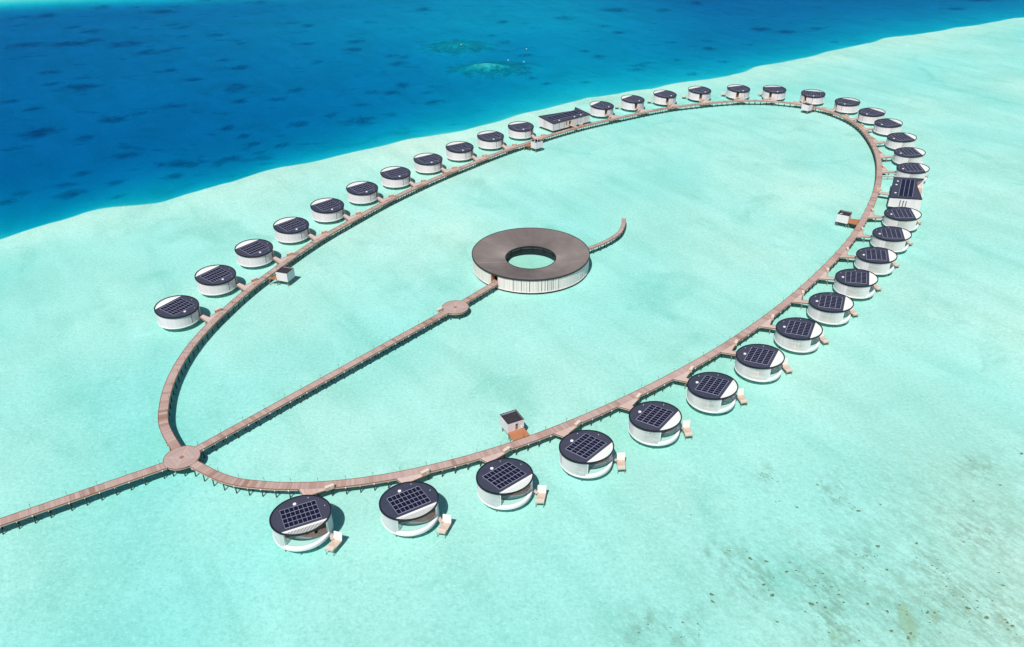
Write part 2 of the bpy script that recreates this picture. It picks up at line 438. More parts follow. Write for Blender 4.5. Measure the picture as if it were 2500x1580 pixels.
# split: ring runs from plaza along right arc, over the top, back along the left arc; travel is counter-clockwise, inside on the left
rb = boardwalk(ring_c[4:-4], W, 'long oval boardwalk of pinkish planks looping past all the villas', 1,
          'thin dark post light along the inner edge of the oval boardwalk', keepR=keepR[4:-4], light_side=-1)
diag0, diag1 = np.array([-88.9,175.9]), np.array([-24.2,251.4])
def line(a, b, step=1.23): return resample([a, b], step)
boardwalk(line((-89.2,175.9),(-23.9,251.7)), W-.15, 'straight boardwalk from the round plaza up to the round midway platform', 1,
          'thin dark post light along the straight boardwalk to the ring pavilion', zt=ZD-.006, light_side=-1, pitch=3.6)
boardwalk(line((-17.9,259.0),(-6.3,273.6)), W-.15, 'short boardwalk from the midway platform to the pavilion door', 0, None, zt=ZD-.006, pitch=3.6)
d = np.array([-129.4,147.8])-np.array([-95.9,168.7]); d /= np.linalg.norm(d)
boardwalk(line((-95.55,169.3), tuple(np.array([-96.2,168.9])+d*75)), 3.0, 'approach boardwalk running off the left edge of the photo', -1,
          'thin dark post light along the approach boardwalk', zt=ZD-.006, light_side=1, pitch=3.9)
pier = resample(spline([(29.4,301.6),(32.42,303.87),(37.25,307.72),(40.89,311.29),(44.04,314.81),(47.1,319.54),(49.02,324.96),(50.08,329.43),(50.75,334.37)]), 1.0)
boardwalk(pier, 1.85, 'narrow curved pier ending in open water behind the ring pavilion', 0, None, pitch=4.2)

def round_deck(c, r, label, gaps, name):
    root = empty(name, (c[0], c[1], ZW)); tag(root, label, 'deck', 'round timber decks joining the boardwalks')
    mb = MB(); mb.prism([(r*.985*math.cos(2*PI*i/64), r*.985*math.sin(2*PI*i/64)) for i in range(64)], ZD-.16-ZW, ZD+.008-ZW)
    mb.build('deck', M['plaza'], root)
    gaps = sorted(gaps)
    for i, (a, hw) in enumerate(gaps):
        b, hw2 = gaps[(i+1) % len(gaps)]
        if i == len(gaps)-1: b += 2*PI
        n = max(4, int((b-a)/.1))
        mb = MB(); mb.arc(r*.987, r*1.012, ZD-.14-ZW, ZD+.08-ZW, a+hw, b-hw2, n); mb.build('edge_trim', M['kerb'], root)
        mb = MB(); mb.arc(r*.97, r*.995, ZD-.52-ZW, ZD-.163-ZW, a+hw, b-hw2, n); mb.build('side_beam', M['fascia'], root)
    for i in range(8):
        a = 2*PI*(i+.5)/8
        mb = MB(); mb.cyl(r*.86*math.cos(a), r*.86*math.sin(a), .17, -2, ZD-.18-ZW, 7); mb.build('pile', M['pile'], root)
    return root
def ang(c, p): return math.atan2(p[1]-c[1], p[0]-c[0]) % (2*PI)
hw = lambda w, r: math.asin(w/2/r)
round_deck(PLAZA, PLAZA_R, 'round timber plaza at lower left where four boardwalks meet',
    [(ang(PLAZA, ring_c[6]), hw(W,PLAZA_R)), (ang(PLAZA, (-88.9,175.9)), hw(W,PLAZA_R)), (ang(PLAZA, ring_c[-7]), hw(W,PLAZA_R)), (ang(PLAZA, (-96.2,168.9)), hw(3,PLAZA_R))], 'round_plaza')
round_deck(MID, MID_R, 'round timber platform halfway along the path to the ring pavilion',
    [(ang(MID, (-24.2,251.4)), hw(W,MID_R)), (ang(MID, (-17.6,259.4)), hw(W,MID_R))], 'round_platform')

# ------------------------------------------------------------------ round villas
zr = lambda x, y: ZR+TT*x
def spl2(pts, k=6): return [tuple(p) for p in spline(pts, k)]
WAVE = [(2.5,-6.3),(2.75,-5.4),(2.65,-4.5),(2.42,-3.3),(2.95,-1.75),(3.98,-.4),(4.95,1.3),(5.2,3.1),(4.75,4.6),(4.3,5.6)]
AO = R(48)
def make_villa(mir, plain):
    root = empty('round_villa', (0,0,0))
    B = lambda: MB(mir)
    # outer wall: plain panels from the opening round the back to the door, slatted screen on the other side
    a_slat = R(-114) if not plain else R(-48.5)
    mb = B(); mb.arc(7.08, 7.3, 2.36, lambda x,y: zr(x,y)-.26, R(151)-2*PI, a_slat, 40)
    mb.arc(7.08, 7.3, 2.36, lambda x,y: zr(x,y)-.26, AO, R(136), 30)
    wall = mb.build('wall', M['wall'], root)
    mb = B(); mb.arc(7.29, 7.32, 2.5, lambda x,y: zr(x,y)-.3, R(181.2), R(182.6), 2); mb.build('seam', M['black'], wall)
    if not plain:
        mb = B(); n = 40
        for i in range(n):
            a = R(-113.4)+(R(-48.6)-R(-113.4))*i/(n-1)
            c, s = math.cos(a), math.sin(a); x, y = 7.2*c, 7.2*s
            mb.box((x, y, (2.36+zr(x,y)-.3)/2), (.22, .105, zr(x,y)-.3-2.36), a)
        for zz in (3.6, 5.2):
            mb.arc(7.1, 7.14, zz, zz+.06, R(-113.5), R(-48.5), 24)
        mb.build('slatted_screen', M['paint'], root)
        mb = B(); mb.arc(6.3, 6.38, 3.08, 6.0, R(-110), R(-75), 14); mb.build('inner_wall', M['cushion'], root)
    # end posts of the opening
    for a in (R(-48), R(48)):
        mb = B(); x, y = 7.1*math.cos(a), 7.1*math.sin(a)
        mb.box((x, y, (2.4+zr(x,y)-.3)/2), (.5, .14, zr(x,y)-.3-2.4), a); mb.build('end_post', M['paint'], root)
    # base with rounded pool rim
    mb = B(); mb.arc(5.6, 7.42, ZB, 2.35, 0, 2*PI, 72)
    mb.prism([(5.62*math.cos(2*PI*i/48), 5.62*math.sin(2*PI*i/48)) for i in range(48)], ZB+.05, 2.3)
    mb.build('base', M['white'], root)
    mb = B(); prof = [(7.44,2.36),(7.46,2.75),(7.38,2.96),(7.2,3.05),(6.75,3.06),(6.55,3.0),(6.5,2.4)]
    n = 36; a0, a1 = R(-52), R(52)
    for i in range(n):
        a, b = a0+(a1-a0)*i/n, a0+(a1-a0)*(i+1)/n
        for (r0,z0),(r1,z1) in zip(prof, prof[1:]):
            mb.face([(r0*math.cos(a),r0*math.sin(a),z0),(r0*math.cos(b),r0*math.sin(b),z0),(r1*math.cos(b),r1*math.sin(b),z1),(r1*math.cos(a),r1*math.sin(a),z1)])
    for a, fl in ((a0, 1), (a1, -1)):
        P = [(r*math.cos(a), r*math.sin(a), z) for r, z in prof]; mb.face(P if fl > 0 else P[::-1])
    mb.build('pool_rim', M['white'], root, smooth=True, merge=True)
    wave = spl2(WAVE)
    arc = lambda r, b0, b1, n: [(r*math.cos(b0+(b1-b0)*i/n), r*math.sin(b0+(b1-b0)*i/n)) for i in range(n+1)]
    mb = B(); mb.prism(wave[::-1]+arc(6.6, R(-62), R(52), 26), 2.4, 2.9); mb.build('pool', M['pool'], root)
    back = arc(6.95, R(125), R(240), 26)
    dk = wave+arc(7.0, R(53), R(125), 14)[1:]+back[1:-1]+arc(7.0, R(240), R(-67)+2*PI, 10)
    mb = B(); mb.prism(dk, 2.42, 3.07); ter = mb.build('terrace', M['deck_villa'], root)
    mb = B(); off = [(x+.03, y) for x, y in wave]
    for p, q in zip(off, off[1:]): mb.bar(p, q, .12, 2.7, 3.12)
    mb.build('pool_edge', M['white'], ter)
    # glazed front of the rooms under the roof
    mb = B(); mb.box((.9, 0, 4.7), (.12, 13.2, 3.2)); mb.build('glazing', M['glass'], root)
    # door in its recess, timber lining
    mb = B(); a = R(143.5); mb.box((6.35*math.cos(a), 6.35*math.sin(a), 4.55), (.12, 1.75, 2.95), a); mb.build('door', M['doorwood'], root)
    mb = B()
    for a in (R(136.4), R(150.4)):
        mb.box((6.72*math.cos(a), 6.72*math.sin(a), 4.6), (.95, .1, 3.6), a)
    mb.build('door_lining', M['wood'], root)
    # roof
    a = math.acos(4.42/7.27)
    dk = arc(7.27, a, 2*PI-a, 56)
    mb = B(); mb.prism(dk, lambda x,y: zr(x,y)-.3, lambda x,y: zr(x,y)-.03)
    roof = mb.build('roof', M['roof'], root)
    mb = B(); mb.arc(7.25, 7.56, lambda x,y: zr(x,y)-.3, lambda x,y: zr(x,y)+.13, 0, 2*PI, 96); mb.build('roof_rim', M['black'], roof)
    mb = B(); ct = (-4.72,-.52); mb.cyl(ct[0], ct[1], .47, zr(*ct)-.05, zr(*ct)+.14, 20, .43); mb.build('roof_vent', M['paint'], roof)
    mb = B()
    for q in ((-5.6,3.1),(-.6,6.2)): mb.cyl(q[0], q[1], .1, zr(*q)-.05, zr(*q)+.12, 8)
    mb.build('vent_pipe', M['paint'], roof)
    # pergola: white slats over the terrace
    mb = B()
    mb.prism([(4.44,-math.sqrt(7.24**2-4.44**2)), (4.92,-math.sqrt(7.24**2-4.92**2)), (4.92,math.sqrt(7.24**2-4.92**2)), (4.44,math.sqrt(7.24**2-4.44**2))],
             lambda x,y: zr(x,y)-.28, lambda x,y: zr(x,y)-.02)
    y = -5.2
    while y < 5.21:
        x1 = math.sqrt(7.26**2-y*y)
        if x1 > 5.0:
            mb.prism([(4.9,y-.075),(x1,y-.075),(x1,y+.075),(4.9,y+.075)], lambda x,y: zr(x,y)-.25, lambda x,y: zr(x,y)-.035)
        y += .335
    mb.build('pergola', M['paint'], root)
    # solar array: pale rails, 8 x 4 panels
    mb = B(); x0, x1, y0, y1 = -3.8, 3.48, -4.46, 4.46
    for i in range(5):
        x = x0+(x1-x0)*i/4; mb.prism([(x-.05,y0),(x+.05,y0),(x+.05,y1),(x-.05,y1)], lambda x,y: zr(x,y)-.04, lambda x,y: zr(x,y)+.085)
    for j in range(9):
        y = y0+(y1-y0)*j/8
        for i in range(4):
            xa, xb = x0+(x1-x0)*i/4+.062, x0+(x1-x0)*(i+1)/4-.062
            mb.prism([(xa,y-.03),(xb,y-.03),(xb,y+.03),(xa,y+.03)], lambda x,y: zr(x,y)-.04, lambda x,y: zr(x,y)+.083)
    mb.build('panel_rails', M['solarframe'], roof)
    for i in range(4):
        for j in range(8):
            xa, xb = x0+(x1-x0)*i/4+.1, x0+(x1-x0)*(i+1)/4-.1
            ya, yb = y0+(y1-y0)*j/8+.05, y0+(y1-y0)*(j+1)/8-.05
            mb = B(); mb.prism([(xa,ya),(xb,ya),(xb,yb),(xa,yb)], lambda x,y: zr(x,y)+.02, lambda x,y: zr(x,y)+.075); mb.build('solar_panel', M['solar'], roof)
    # piles
    for i in range(9):
        a = 2*PI*(i+.5)/9
        mb = B(); mb.cyl(6.2*math.cos(a), 6.2*math.sin(a), .2, -1.2, ZB, 8); mb.build('pile', M['palepile'], root)
    # swim deck
    ax, ay = (.68,.733), (.64,-.768)
    o = (6.25,6.0)
    pt = lambda u, v: (o[0]+ax[0]*u+ay[0]*v, o[1]+ax[1]*u+ay[1]*v)
    mb = B(); mb.prism([pt(0,0),pt(0,3.7),pt(2.3,3.7),pt(2.3,0)], 1.5, 1.75)
    sd = mb.build('swim_deck', M['deck_villa'], root)
    mb = B(); mb.prism([pt(.06,2.55),pt(.06,3.64),pt(2.24,3.64),pt(2.24,2.55)], 1.75, 2.05); mb.build('cushion', M['cushion'], sd)
    mb = B()
    q = [(pt(0,.0),1.76),(pt(2.3,.0),1.76),(pt(2.3,-.55),3.95),(pt(0,-.55),3.95)]
    T = [(x, y, z) for (x, y), z in q]; Bm = [(x-ay[0]*.14, y-ay[1]*.14, z) for (x, y), z in q]
    mb.face(T); mb.face(Bm[::-1])
    for i in range(4):
        jn = (i+1) % 4; mb.face([T[jn], T[i], Bm[i], Bm[jn]])
    mb.build('screen', M['canvas'], sd)
    for u, v in ((.15,.15),(2.15,.15),(.15,3.5),(2.15,3.5)):
        mb = B(); x, y = pt(u, v); mb.cyl(x, y, .08, -1, 1.49, 6); mb.build('post', M['palepile'], sd)
    mb = B(); g0, g1 = (4.55,5.85), (6.6,5.7); mb.bar(g0, g1, .9, 1.95, 2.08); mb.build('gangway', M['deck_stub'], sd)
    return root
protoR = make_villa(1, False); protoL = make_villa(-1, True)
def place_villa(v, o):
    n, x, y, a = v
    o.location = (x, y, 0); o.rotation_euler = (0, 0, R(a))
    return tag(o, 'white '+VW[n], 'villa', 'round white overwater villas with solar panel roofs')
LR = ring_c
PLACED = [(v, copy_tree(protoR if v[0][0] == 'R' else protoL)) for v in VILLAS if v[0] not in ('R1','L11')]
PLACED += [(v, protoR if v[0] == 'R1' else protoL) for v in VILLAS if v[0] in ('R1','L11')]
for v, o in PLACED:
    place_villa(v, o); mir = 1 if v[0][0] == 'R' else -1
    q = local(v, LR)
    dist = np.linalg.norm(q-np.array([-14.0,4.0]), axis=1)
    idx = [i for i in range(len(q)) if dist[i] < 12]
    Q = q[idx]; T = tangents(Q); nrm = np.stack([-T[:,1], T[:,0]], -1)
    side = np.sign((nrm*(-Q)).sum(1))[:,None]
    E = Q+nrm*side*(W/2-.2)                     # villa-side edge of the boardwalk
    od = np.argsort(E[:,1]); E = E[od]
    ex = lambda s: float(np.interp(s, E[:,1], E[:,0]))
    ss = np.linspace(2.0, 10.3, 7)
    poly = [(-5.9,5.1),(-6.75,3.25)]+[(ex(s), s) for s in ss]
    xE = ex(10.3)+.35
    poly += [(max(xE,-10.3), 10.3), (-10.1,4.85)]
    if ex(10.3)+.3 > -10.1: poly[-2] = (ex(10.3)+.3, 10.3)
    mb = MB(mir)
    mb.prism([poly[0], poly[1]]+[(ex(q_), q_) for q_ in (2.0,3.0,4.0,4.85)]+[(-10.1,4.85)], ZD-.16, ZD-.016)
    s2 = np.linspace(4.852, 10.3, 6)
    for sa, sb in zip(s2, s2[1:]):
        xa = -10.1+(poly[-2][0]+10.1)*(sa-4.85)/5.45; xb = -10.1+(poly[-2][0]+10.1)*(sb-4.85)/5.45
        mb.prism([(ex(sa), sa), (xa, sa), (xb, sb), (ex(sb), sb)], ZD-.16, ZD-.016)
    st = mb.build('entry_deck', M['deck_stub'], o)
    mb = MB(mir)
    for p, r in ((poly[1], (ex(2.0)+.2, 2.0)), (poly[-1], poly[0]), (poly[-1], poly[-2])): mb.bar(p, r, .13, ZD-.14, ZD+.06)
    mb.build('edge_trim', M['kerb'], st)
    mb = MB(mir); mb.bar((poly[1][0]-.3,poly[1][1]), (ex(2.0)+.2, 2.0), .1, ZD-.45, ZD-.17); mb.build('side_beam', M['fascia'], st)
    for p in ((-9.6,3.2),(-9.6,4.4)):
        mb = MB(mir); mb.cyl(p[0], p[1], .15, -1.2, ZD-.17, 7); mb.build('pile', M['palepile'], st)
    # timber service cabinet where the spur joins the boardwalk
    far = v[1]**2+v[2]**2 > 380**2
    cx = max(ex(9.5)+.55, -11.6)
    c_, s_ = math.cos(R(v[3])), math.sin(R(v[3])); lx, ly = cx, 9.45*mir
    if 'cab' not in globals():
        cab = empty('service_cabinet', (0,0,0))
        mb = MB(); mb.box((0,0,.52), (.85,2.3,1.04)); bd = mb.build('body', M['wood'], cab)
        mb = MB(); mb.box((0,0,1.075), (.95,2.4,.07)); mb.build('top', mat('bleached_timber', (.72,.6,.52), .8, .2), cab)
        mb = MB(); mb.box((.43,.45,.55), (.03,.75,.7)); mb.build('door', M['cushion'], cab)
        mb = MB(); mb.box((-.1,1.34,.5), (.5,.24,1.0)); mb.build('sign_post', M['woodwarm'], cab)
        cb = cab
    else: cb = copy_tree(cab)
    cb.location = (v[1]+lx*c_-ly*s_, v[2]+lx*s_+ly*c_, ZD)
    cb.rotation_euler = (0, 0, R(v[3])+R(6)*mir)
    ph = VW[v[0]].split(',')[0].replace('standing just ', 'just ')
    tag(cb, 'timber cabinet by the spur to the '+CW.get(v[0], ph), 'cabinet', 'timber cabinets where spurs leave the boardwalk')

# two dark chairs on the nearest terrace
def chair(loc, rz, label):
    r = empty('terrace_chair', loc, rz)
    mb = MB(); mb.box((0,0,.38), (.65,.6,.12)); mb.build('seat', M['black'], r)
    mb = MB(); mb.box((-.3,0,.68), (.1,.6,.6), 0, -.25); mb.build('backrest', M['black'], r)
    for sx in (-.27,.27):
        for sy in (-.25,.25):
            mb = MB(); mb.box((sx,sy,.16), (.05,.05,.32)); mb.build('leg', M['black'], r)
    tag(r, label, 'chair', 'dark chairs on the nearest villa terrace')
a = R(-65); w = lambda n, s: (-52.69+n*math.cos(a)-s*math.sin(a), 146.11+n*math.sin(a)+s*math.cos(a), 3.07)
chair(w(3.2,.3), a+.3, 'dark chair near the pool bend on the terrace of the nearest villa')
chair(w(3.8,2.4), a-.2, 'dark chair on the right side of the nearest villa terrace')

# ------------------------------------------------------------------ ring pavilion
cx, cy = PAV
root = empty('ring_pavilion', (cx, cy, ZW)); tag(root, 'large ring-shaped pavilion with brown ribbed roof and open water in its middle', 'pavilion')
def pb(): return MB()
def pbuild(mb, name, m, parent=None, **k):
    o = mb.build(name, m, parent or root, **k)
    if parent is None: o.location = (0,0,-ZW)
    return o
zo, zi = 6.6, 4.35
mb = pb(); N = 720
prof = [(PAV_R-.25, zo-.02), (17., zi+(zo-zi)*(17-PAV_RI)/(PAV_R-PAV_RI)-.12), (PAV_RI+.05, zi)]
for i in range(N):
    a, b = 2*PI*i/N, 2*PI*(i+1)/N
    ha, hb = (.0, .09) if i % 2 == 0 else (.09, .0)
    for (r0,z0),(r1,z1) in zip(prof, prof[1:]):
        mb.face([(r0*math.cos(a),r0*math.sin(a),z0+ha),(r0*math.cos(b),r0*math.sin(b),z0+hb),(r1*math.cos(b),r1*math.sin(b),z1+hb),(r1*math.cos(a),r1*math.sin(a),z1+ha)],
                [(i//2+.1,r0),(i//2+.9,r0),(i//2+.9,r1),(i//2+.1,r1)])
rf = pbuild(mb, 'roof', M['ringroof'])
mb = pb(); mb.arc(PAV_R-.28, PAV_R, zo-.45, zo+.14, 0, 2*PI, 160); mb.build('roof_rim', mat('brown_rim', (.045,.033,.032), .5, .3), rf)
mb = pb(); mb.arc(PAV_RI-.15, PAV_RI+.12, zi-.3, zi+.12, 0, 2*PI, 96); mb.build('inner_rim', M['black'], rf)
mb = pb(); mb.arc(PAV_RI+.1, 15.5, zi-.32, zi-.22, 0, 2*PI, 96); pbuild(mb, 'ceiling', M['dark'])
mb = pb(); sa = R(203)
for q in range(12):
    r0, r1 = PAV_RI+.3+q, PAV_RI+1.28+q; rm = (r0+r1)/2
    zs_ = zi+(zo-zi)*(rm-PAV_RI)/(PAV_R-PAV_RI)+.0
    mb.box((rm*math.cos(sa), rm*math.sin(sa), zs_), (r1-r0, .1, .2), sa)
mb.build('roof_seam', mat('pale_seam', (.4,.36,.36), .6, .3), rf)
# slatted outer wall: panels with slits between them, widest slits on the side towards the camera
aD0, aD1 = R(-131.5), R(-123.8)
mb = pb(); a = aD1; rnd = random.Random(3)
while a < aD0+2*PI-.002:
    deg = (math.degrees(a)+180) % 360-180
    front = -112 < deg < -62
    wd = rnd.choice((.42,.42,.8,1.1)) if front else rnd.choice((.7,1.0,1.4))
    gp = (rnd.choice((.05,.1,.24)) if front else .045)
    b = min(a+wd/PAV_R, aD0+2*PI)
    rr = PAV_R-.3+rnd.uniform(-.04,.04)
    mb.arc(rr-.14, rr, 1.2, zo-.42, a, b, max(1, int((b-a)/.03)))
    a = b+gp/PAV_R
pbuild(mb, 'slatted_wall', M['ringwall'])
mb = pb(); mb.arc(PAV_R-.8, PAV_R-.7, 1.25, zo-.5, aD1, aD0+2*PI, 150); pbuild(mb, 'slit_shade_backing', M['dark'])  # dark backing whose colour gives the slits their interior shade
mb = pb(); mb.arc(PAV_RI+.9, PAV_R-.85, 2.9, ZD, 0, 2*PI, 120); pbuild(mb, 'floor', M['deck'])
mb = pb(); mb.arc(PAV_R-3, PAV_R-.15, .95, 1.195, 0, 2*PI, 150); pbuild(mb, 'base', M['ringwall'])
mb = pb(); mb.arc(PAV_R-1.2, PAV_R-.55, -1.2, .95, 0, 2*PI, 120); pbuild(mb, 'shade_band', M['black'])  # black ring painting the shadow gap between wall and water
mb = pb(); mb.arc(PAV_RI+1.0, PAV_RI+1.2, 2.6, zi-.3, 0, 2*PI, 96); pbuild(mb, 'court_wall', mat('half_shade_boards', (.2,.165,.145), .8, .2))  # board colour darkened for the half-shade inside the court
mb = pb(); mb.arc(PAV_RI+.85, PAV_RI+.95, -1.2, 2.6, 0, 2*PI, 96); pbuild(mb, 'shade_band', M['black'])  # black ring coloured as the shade below the court floor
for i in range(14):
    mb = pb(); aa = 2*PI*(i+.3)/14; mb.cyl((PAV_RI+.5)*math.cos(aa), (PAV_RI+.5)*math.sin(aa), .12, 1.2, zi-.3, 8); pbuild(mb, 'column', M['black'])
aa = (aD0+aD1)/2
for a_, m_ in ((aD0-.002, 'woodwarm'), (aD1+.002, 'wood')):
    mb = pb(); r_ = PAV_R-1.1; mb.box((r_*math.cos(a_), r_*math.sin(a_), (2.6+zo-.5)/2), (1.9, .12, zo-.5-2.6), a_); pbuild(mb, 'door_jamb', M[m_])
mb = pb(); r_ = PAV_R-2.6; mb.box((r_*math.cos(aa), r_*math.sin(aa), 4.3), (.1, 3.6, 3.3), aa); pbuild(mb, 'interior_shade_sheet', M['dark'])  # dark sheet, its colour standing for the unlit interior
mb = pb(); r_ = PAV_R-.9; mb.box((r_*math.cos(aa), r_*math.sin(aa), ZD-.12), (2.6, 2.9, .2), aa); pbuild(mb, 'threshold', M['deck'])
cb = copy_tree(cab); cb.location = (-26.2,252.3,ZD-.01); cb.rotation_euler = (0,0,R(-40))
tag(cb, 'timber cabinet beside the round midway platform on the way to the pavilion', 'cabinet')

# ------------------------------------------------------------------ huts
for key, o, u, v, label in HUT:
    o = np.array(o); u = np.array(u); v = np.array(v)
    Lu, Lv = np.linalg.norm(u), np.linalg.norm(v); eu = u/Lu; ev = np.array([-eu[1], eu[0]])
    if ev@v < 0: ev = -ev
    rz = math.atan2(eu[1], eu[0]); cc = o+u/2+ev*Lv/2
    r = empty('cube_hut', (cc[0], cc[1], ZW), rz); tag(r, label, 'hut', 'cube-shaped white huts beside the boardwalk')
    zl = -ZW; hx, hy = Lu/2, Lv/2; zt = 6.1; z0 = 2.4
    def hb(mb, name, m, parent=None):
        q = mb.build(name, m, parent or r)
        if parent is None: q.location = (0,0,zl)
        return q
    # which side has the door: A -> v=0 side (camera); others -> the side facing the boardwalk
    mb = MB(); tk = .14
    door = {'A':('y',-1,.35), 'B':('x',-1,0), 'C':('x',-1,0), 'D':('x',1,0), 'E':('x',1,-.3)}[key]
    if key == 'B': door = ('y',1,.0)
    for sx in (-1,1): mb.box((sx*(hx-tk/2), 0, (z0+zt)/2), (tk, Lv, zt-z0))
    xw = Lu-2*tk
    for sy in (-1,1):
        if key == 'A' and sy == -1:
            dx0, dx1 = -.15, .72
            mb.box(((-hx+tk+dx0)/2, sy*(hy-tk/2), (z0+zt)/2), (dx0+hx-tk, tk, zt-z0))
            mb.box(((hx-tk+dx1)/2, sy*(hy-tk/2), (z0+zt)/2), (hx-tk-dx1, tk, zt-z0))
            mb.box(((dx0+dx1)/2, sy*(hy-tk/2), (ZD+2.2+zt)/2), (dx1-dx0, tk, zt-ZD-2.2))
        else: mb.box((0, sy*(hy-tk/2), (z0+zt)/2), (xw, tk, zt-z0))
    wl = hb(mb, 'wall', M['wall'])
    mb = MB(); mb.box((0,0,z0+.35), (Lu-2*tk-.02, Lv-2*tk-.02, .3)); hb(mb, 'floor', M['deck_villa'])
    mb = MB(); mb.box((0,0,zt-.32), (Lu-2*tk-.02, Lv-2*tk-.02, .2)); rf = hb(mb, 'roof', M['hutroof'])
    mb = MB()
    for sx in (-1,1): mb.box((sx*(hx-.08), 0, zt+.03), (.22, Lv+.06, .06))
    for sy in (-1,1): mb.box((0, sy*(hy-.08), zt+.031), (Lu-.28, .22, .06))
    hb(mb, 'parapet', M['black'], rf).location = (0,0,0)
    if key == 'A':
        mb = MB(); mb.box((-.05, hy-.34, zt-.17), (Lu-.8, .12, .1)); mb.build('gutter', M['solarframe'], rf)
        mb = MB(); mb.box((.55, -hy+.75, (ZD+2.15+ZD)/2), (.08, .95, 2.15)); hb(mb, 'door', M['cushion'])
    if key == 'C':
        rr = random.Random(5)
        for i in range(9):
            mb = MB(); mb.box((rr.uniform(-1.9,1.9), rr.uniform(-1.9,1.9), zt-.02), (rr.uniform(.3,.9), rr.uniform(.3,.8), rr.uniform(.3,.55)), rr.uniform(0,3)); mb.build('roof_unit', M['paint' if i % 2 else 'black'], rf)
    if key == 'E':
        mb = MB(); mb.box((-1.0,1.3,zt-.17), (.35,1.6,.1), R(60)); mb.build('gutter', M['paint'], rf)
        mb = MB(); mb.box((hx+.05,-.3,ZD+1.1), (.06,.95,2.2)); hb(mb, 'door', M['wood'])
    for sx in (-.8,.8):
        for sy in (-.8,.8):
            mb = MB(); mb.cyl(sx*hx, sy*hy, .16, -1.2, z0, 7); hb(mb, 'pile', M['palepile'])
DECKS = {'A':[(-1.35,182.4),(3.28,184.76),(5.0,181.3),(.1,178.75)], 'B':[(-95.6,278.2),(-92.0,282.6),(-90.4,281.2),(-91.95,278.0)],
 'C':[(6.9,435.0),(9.9,438.0),(13.2,436.4),(10.2,433.6)], 'D':[(189.4,501.6),(187.4,504.4),(191.4,505.6),(193.2,503.4)], 'E':[(152.2,332.4),(156.6,331.1),(153.3,325.0),(149.3,327.9)]}
for h in HUT:
    P = DECKS[h[0]]; root = [o for o in COL.objects if o.get('label') == h[4]][0]
    iv = Matrix.Rotation(-root.rotation_euler.z, 2)
    loc = [tuple(iv @ Vector((p[0]-root.location.x, p[1]-root.location.y))) for p in P]
    mb = MB(); mb.prism(loc, ZD-.2-ZW, ZD-.02-ZW)
    # planks run along the hut front
    d = np.array(loc[1])-np.array(loc[0]); d /= np.linalg.norm(d)
    mb.uv = [(-p[0]*d[1]+p[1]*d[0], p[0]*d[0]+p[1]*d[1]) for p in mb.v]
    dk = mb.build('landing_deck', M['deck_new'], root)
    mb = MB(); cx_, cy_ = np.mean(loc, axis=0)
    for p in loc: mb.cyl(cx_+(p[0]-cx_)*.8, cy_+(p[1]-cy_)*.8, .14, -2, ZD-.21-ZW, 7)
    mb.build('pile', M['palepile'], dk)
# white ring on the front hut
ho = np.array(HUT[0][1]); eu = np.array(HUT[0][2]); Lu = np.linalg.norm(eu); eu /= Lu; nv = np.array([eu[1], -eu[0]])
pc = ho+eu*(Lu-.72)+nv*.09
r = empty('life_ring', (pc[0], pc[1], ZD+.62), math.atan2(nv[1], nv[0])); tag(r, 'round white life ring on the front hut wall right of its door', 'life ring')
mb = MB()
for i in range(24):
    for j in range(8):
        def tp(i, j):
            a, b = 2*PI*i/24, 2*PI*j/8; rr = .36+.13*math.cos(b); return (.11+.1*math.sin(b), rr*math.cos(a), rr*math.sin(a))
        mb.face([tp(i,j), tp(i,j+1), tp(i+1,j+1), tp(i+1,j)])
mb.build('ring', M['paint'], r, smooth=True, merge=True)
mb = MB(); mb.cyl(0,0,.3,0,.02,20); q = mb.build('backing', M['canvas'], r); q.rotation_euler = (0,PI/2,0)
mb = MB(); mb.box((.1,.03,.0),(.04,.1,.36)); q = mb.build('hook', M['black'], r); q.rotation_euler = (.7,0,0)

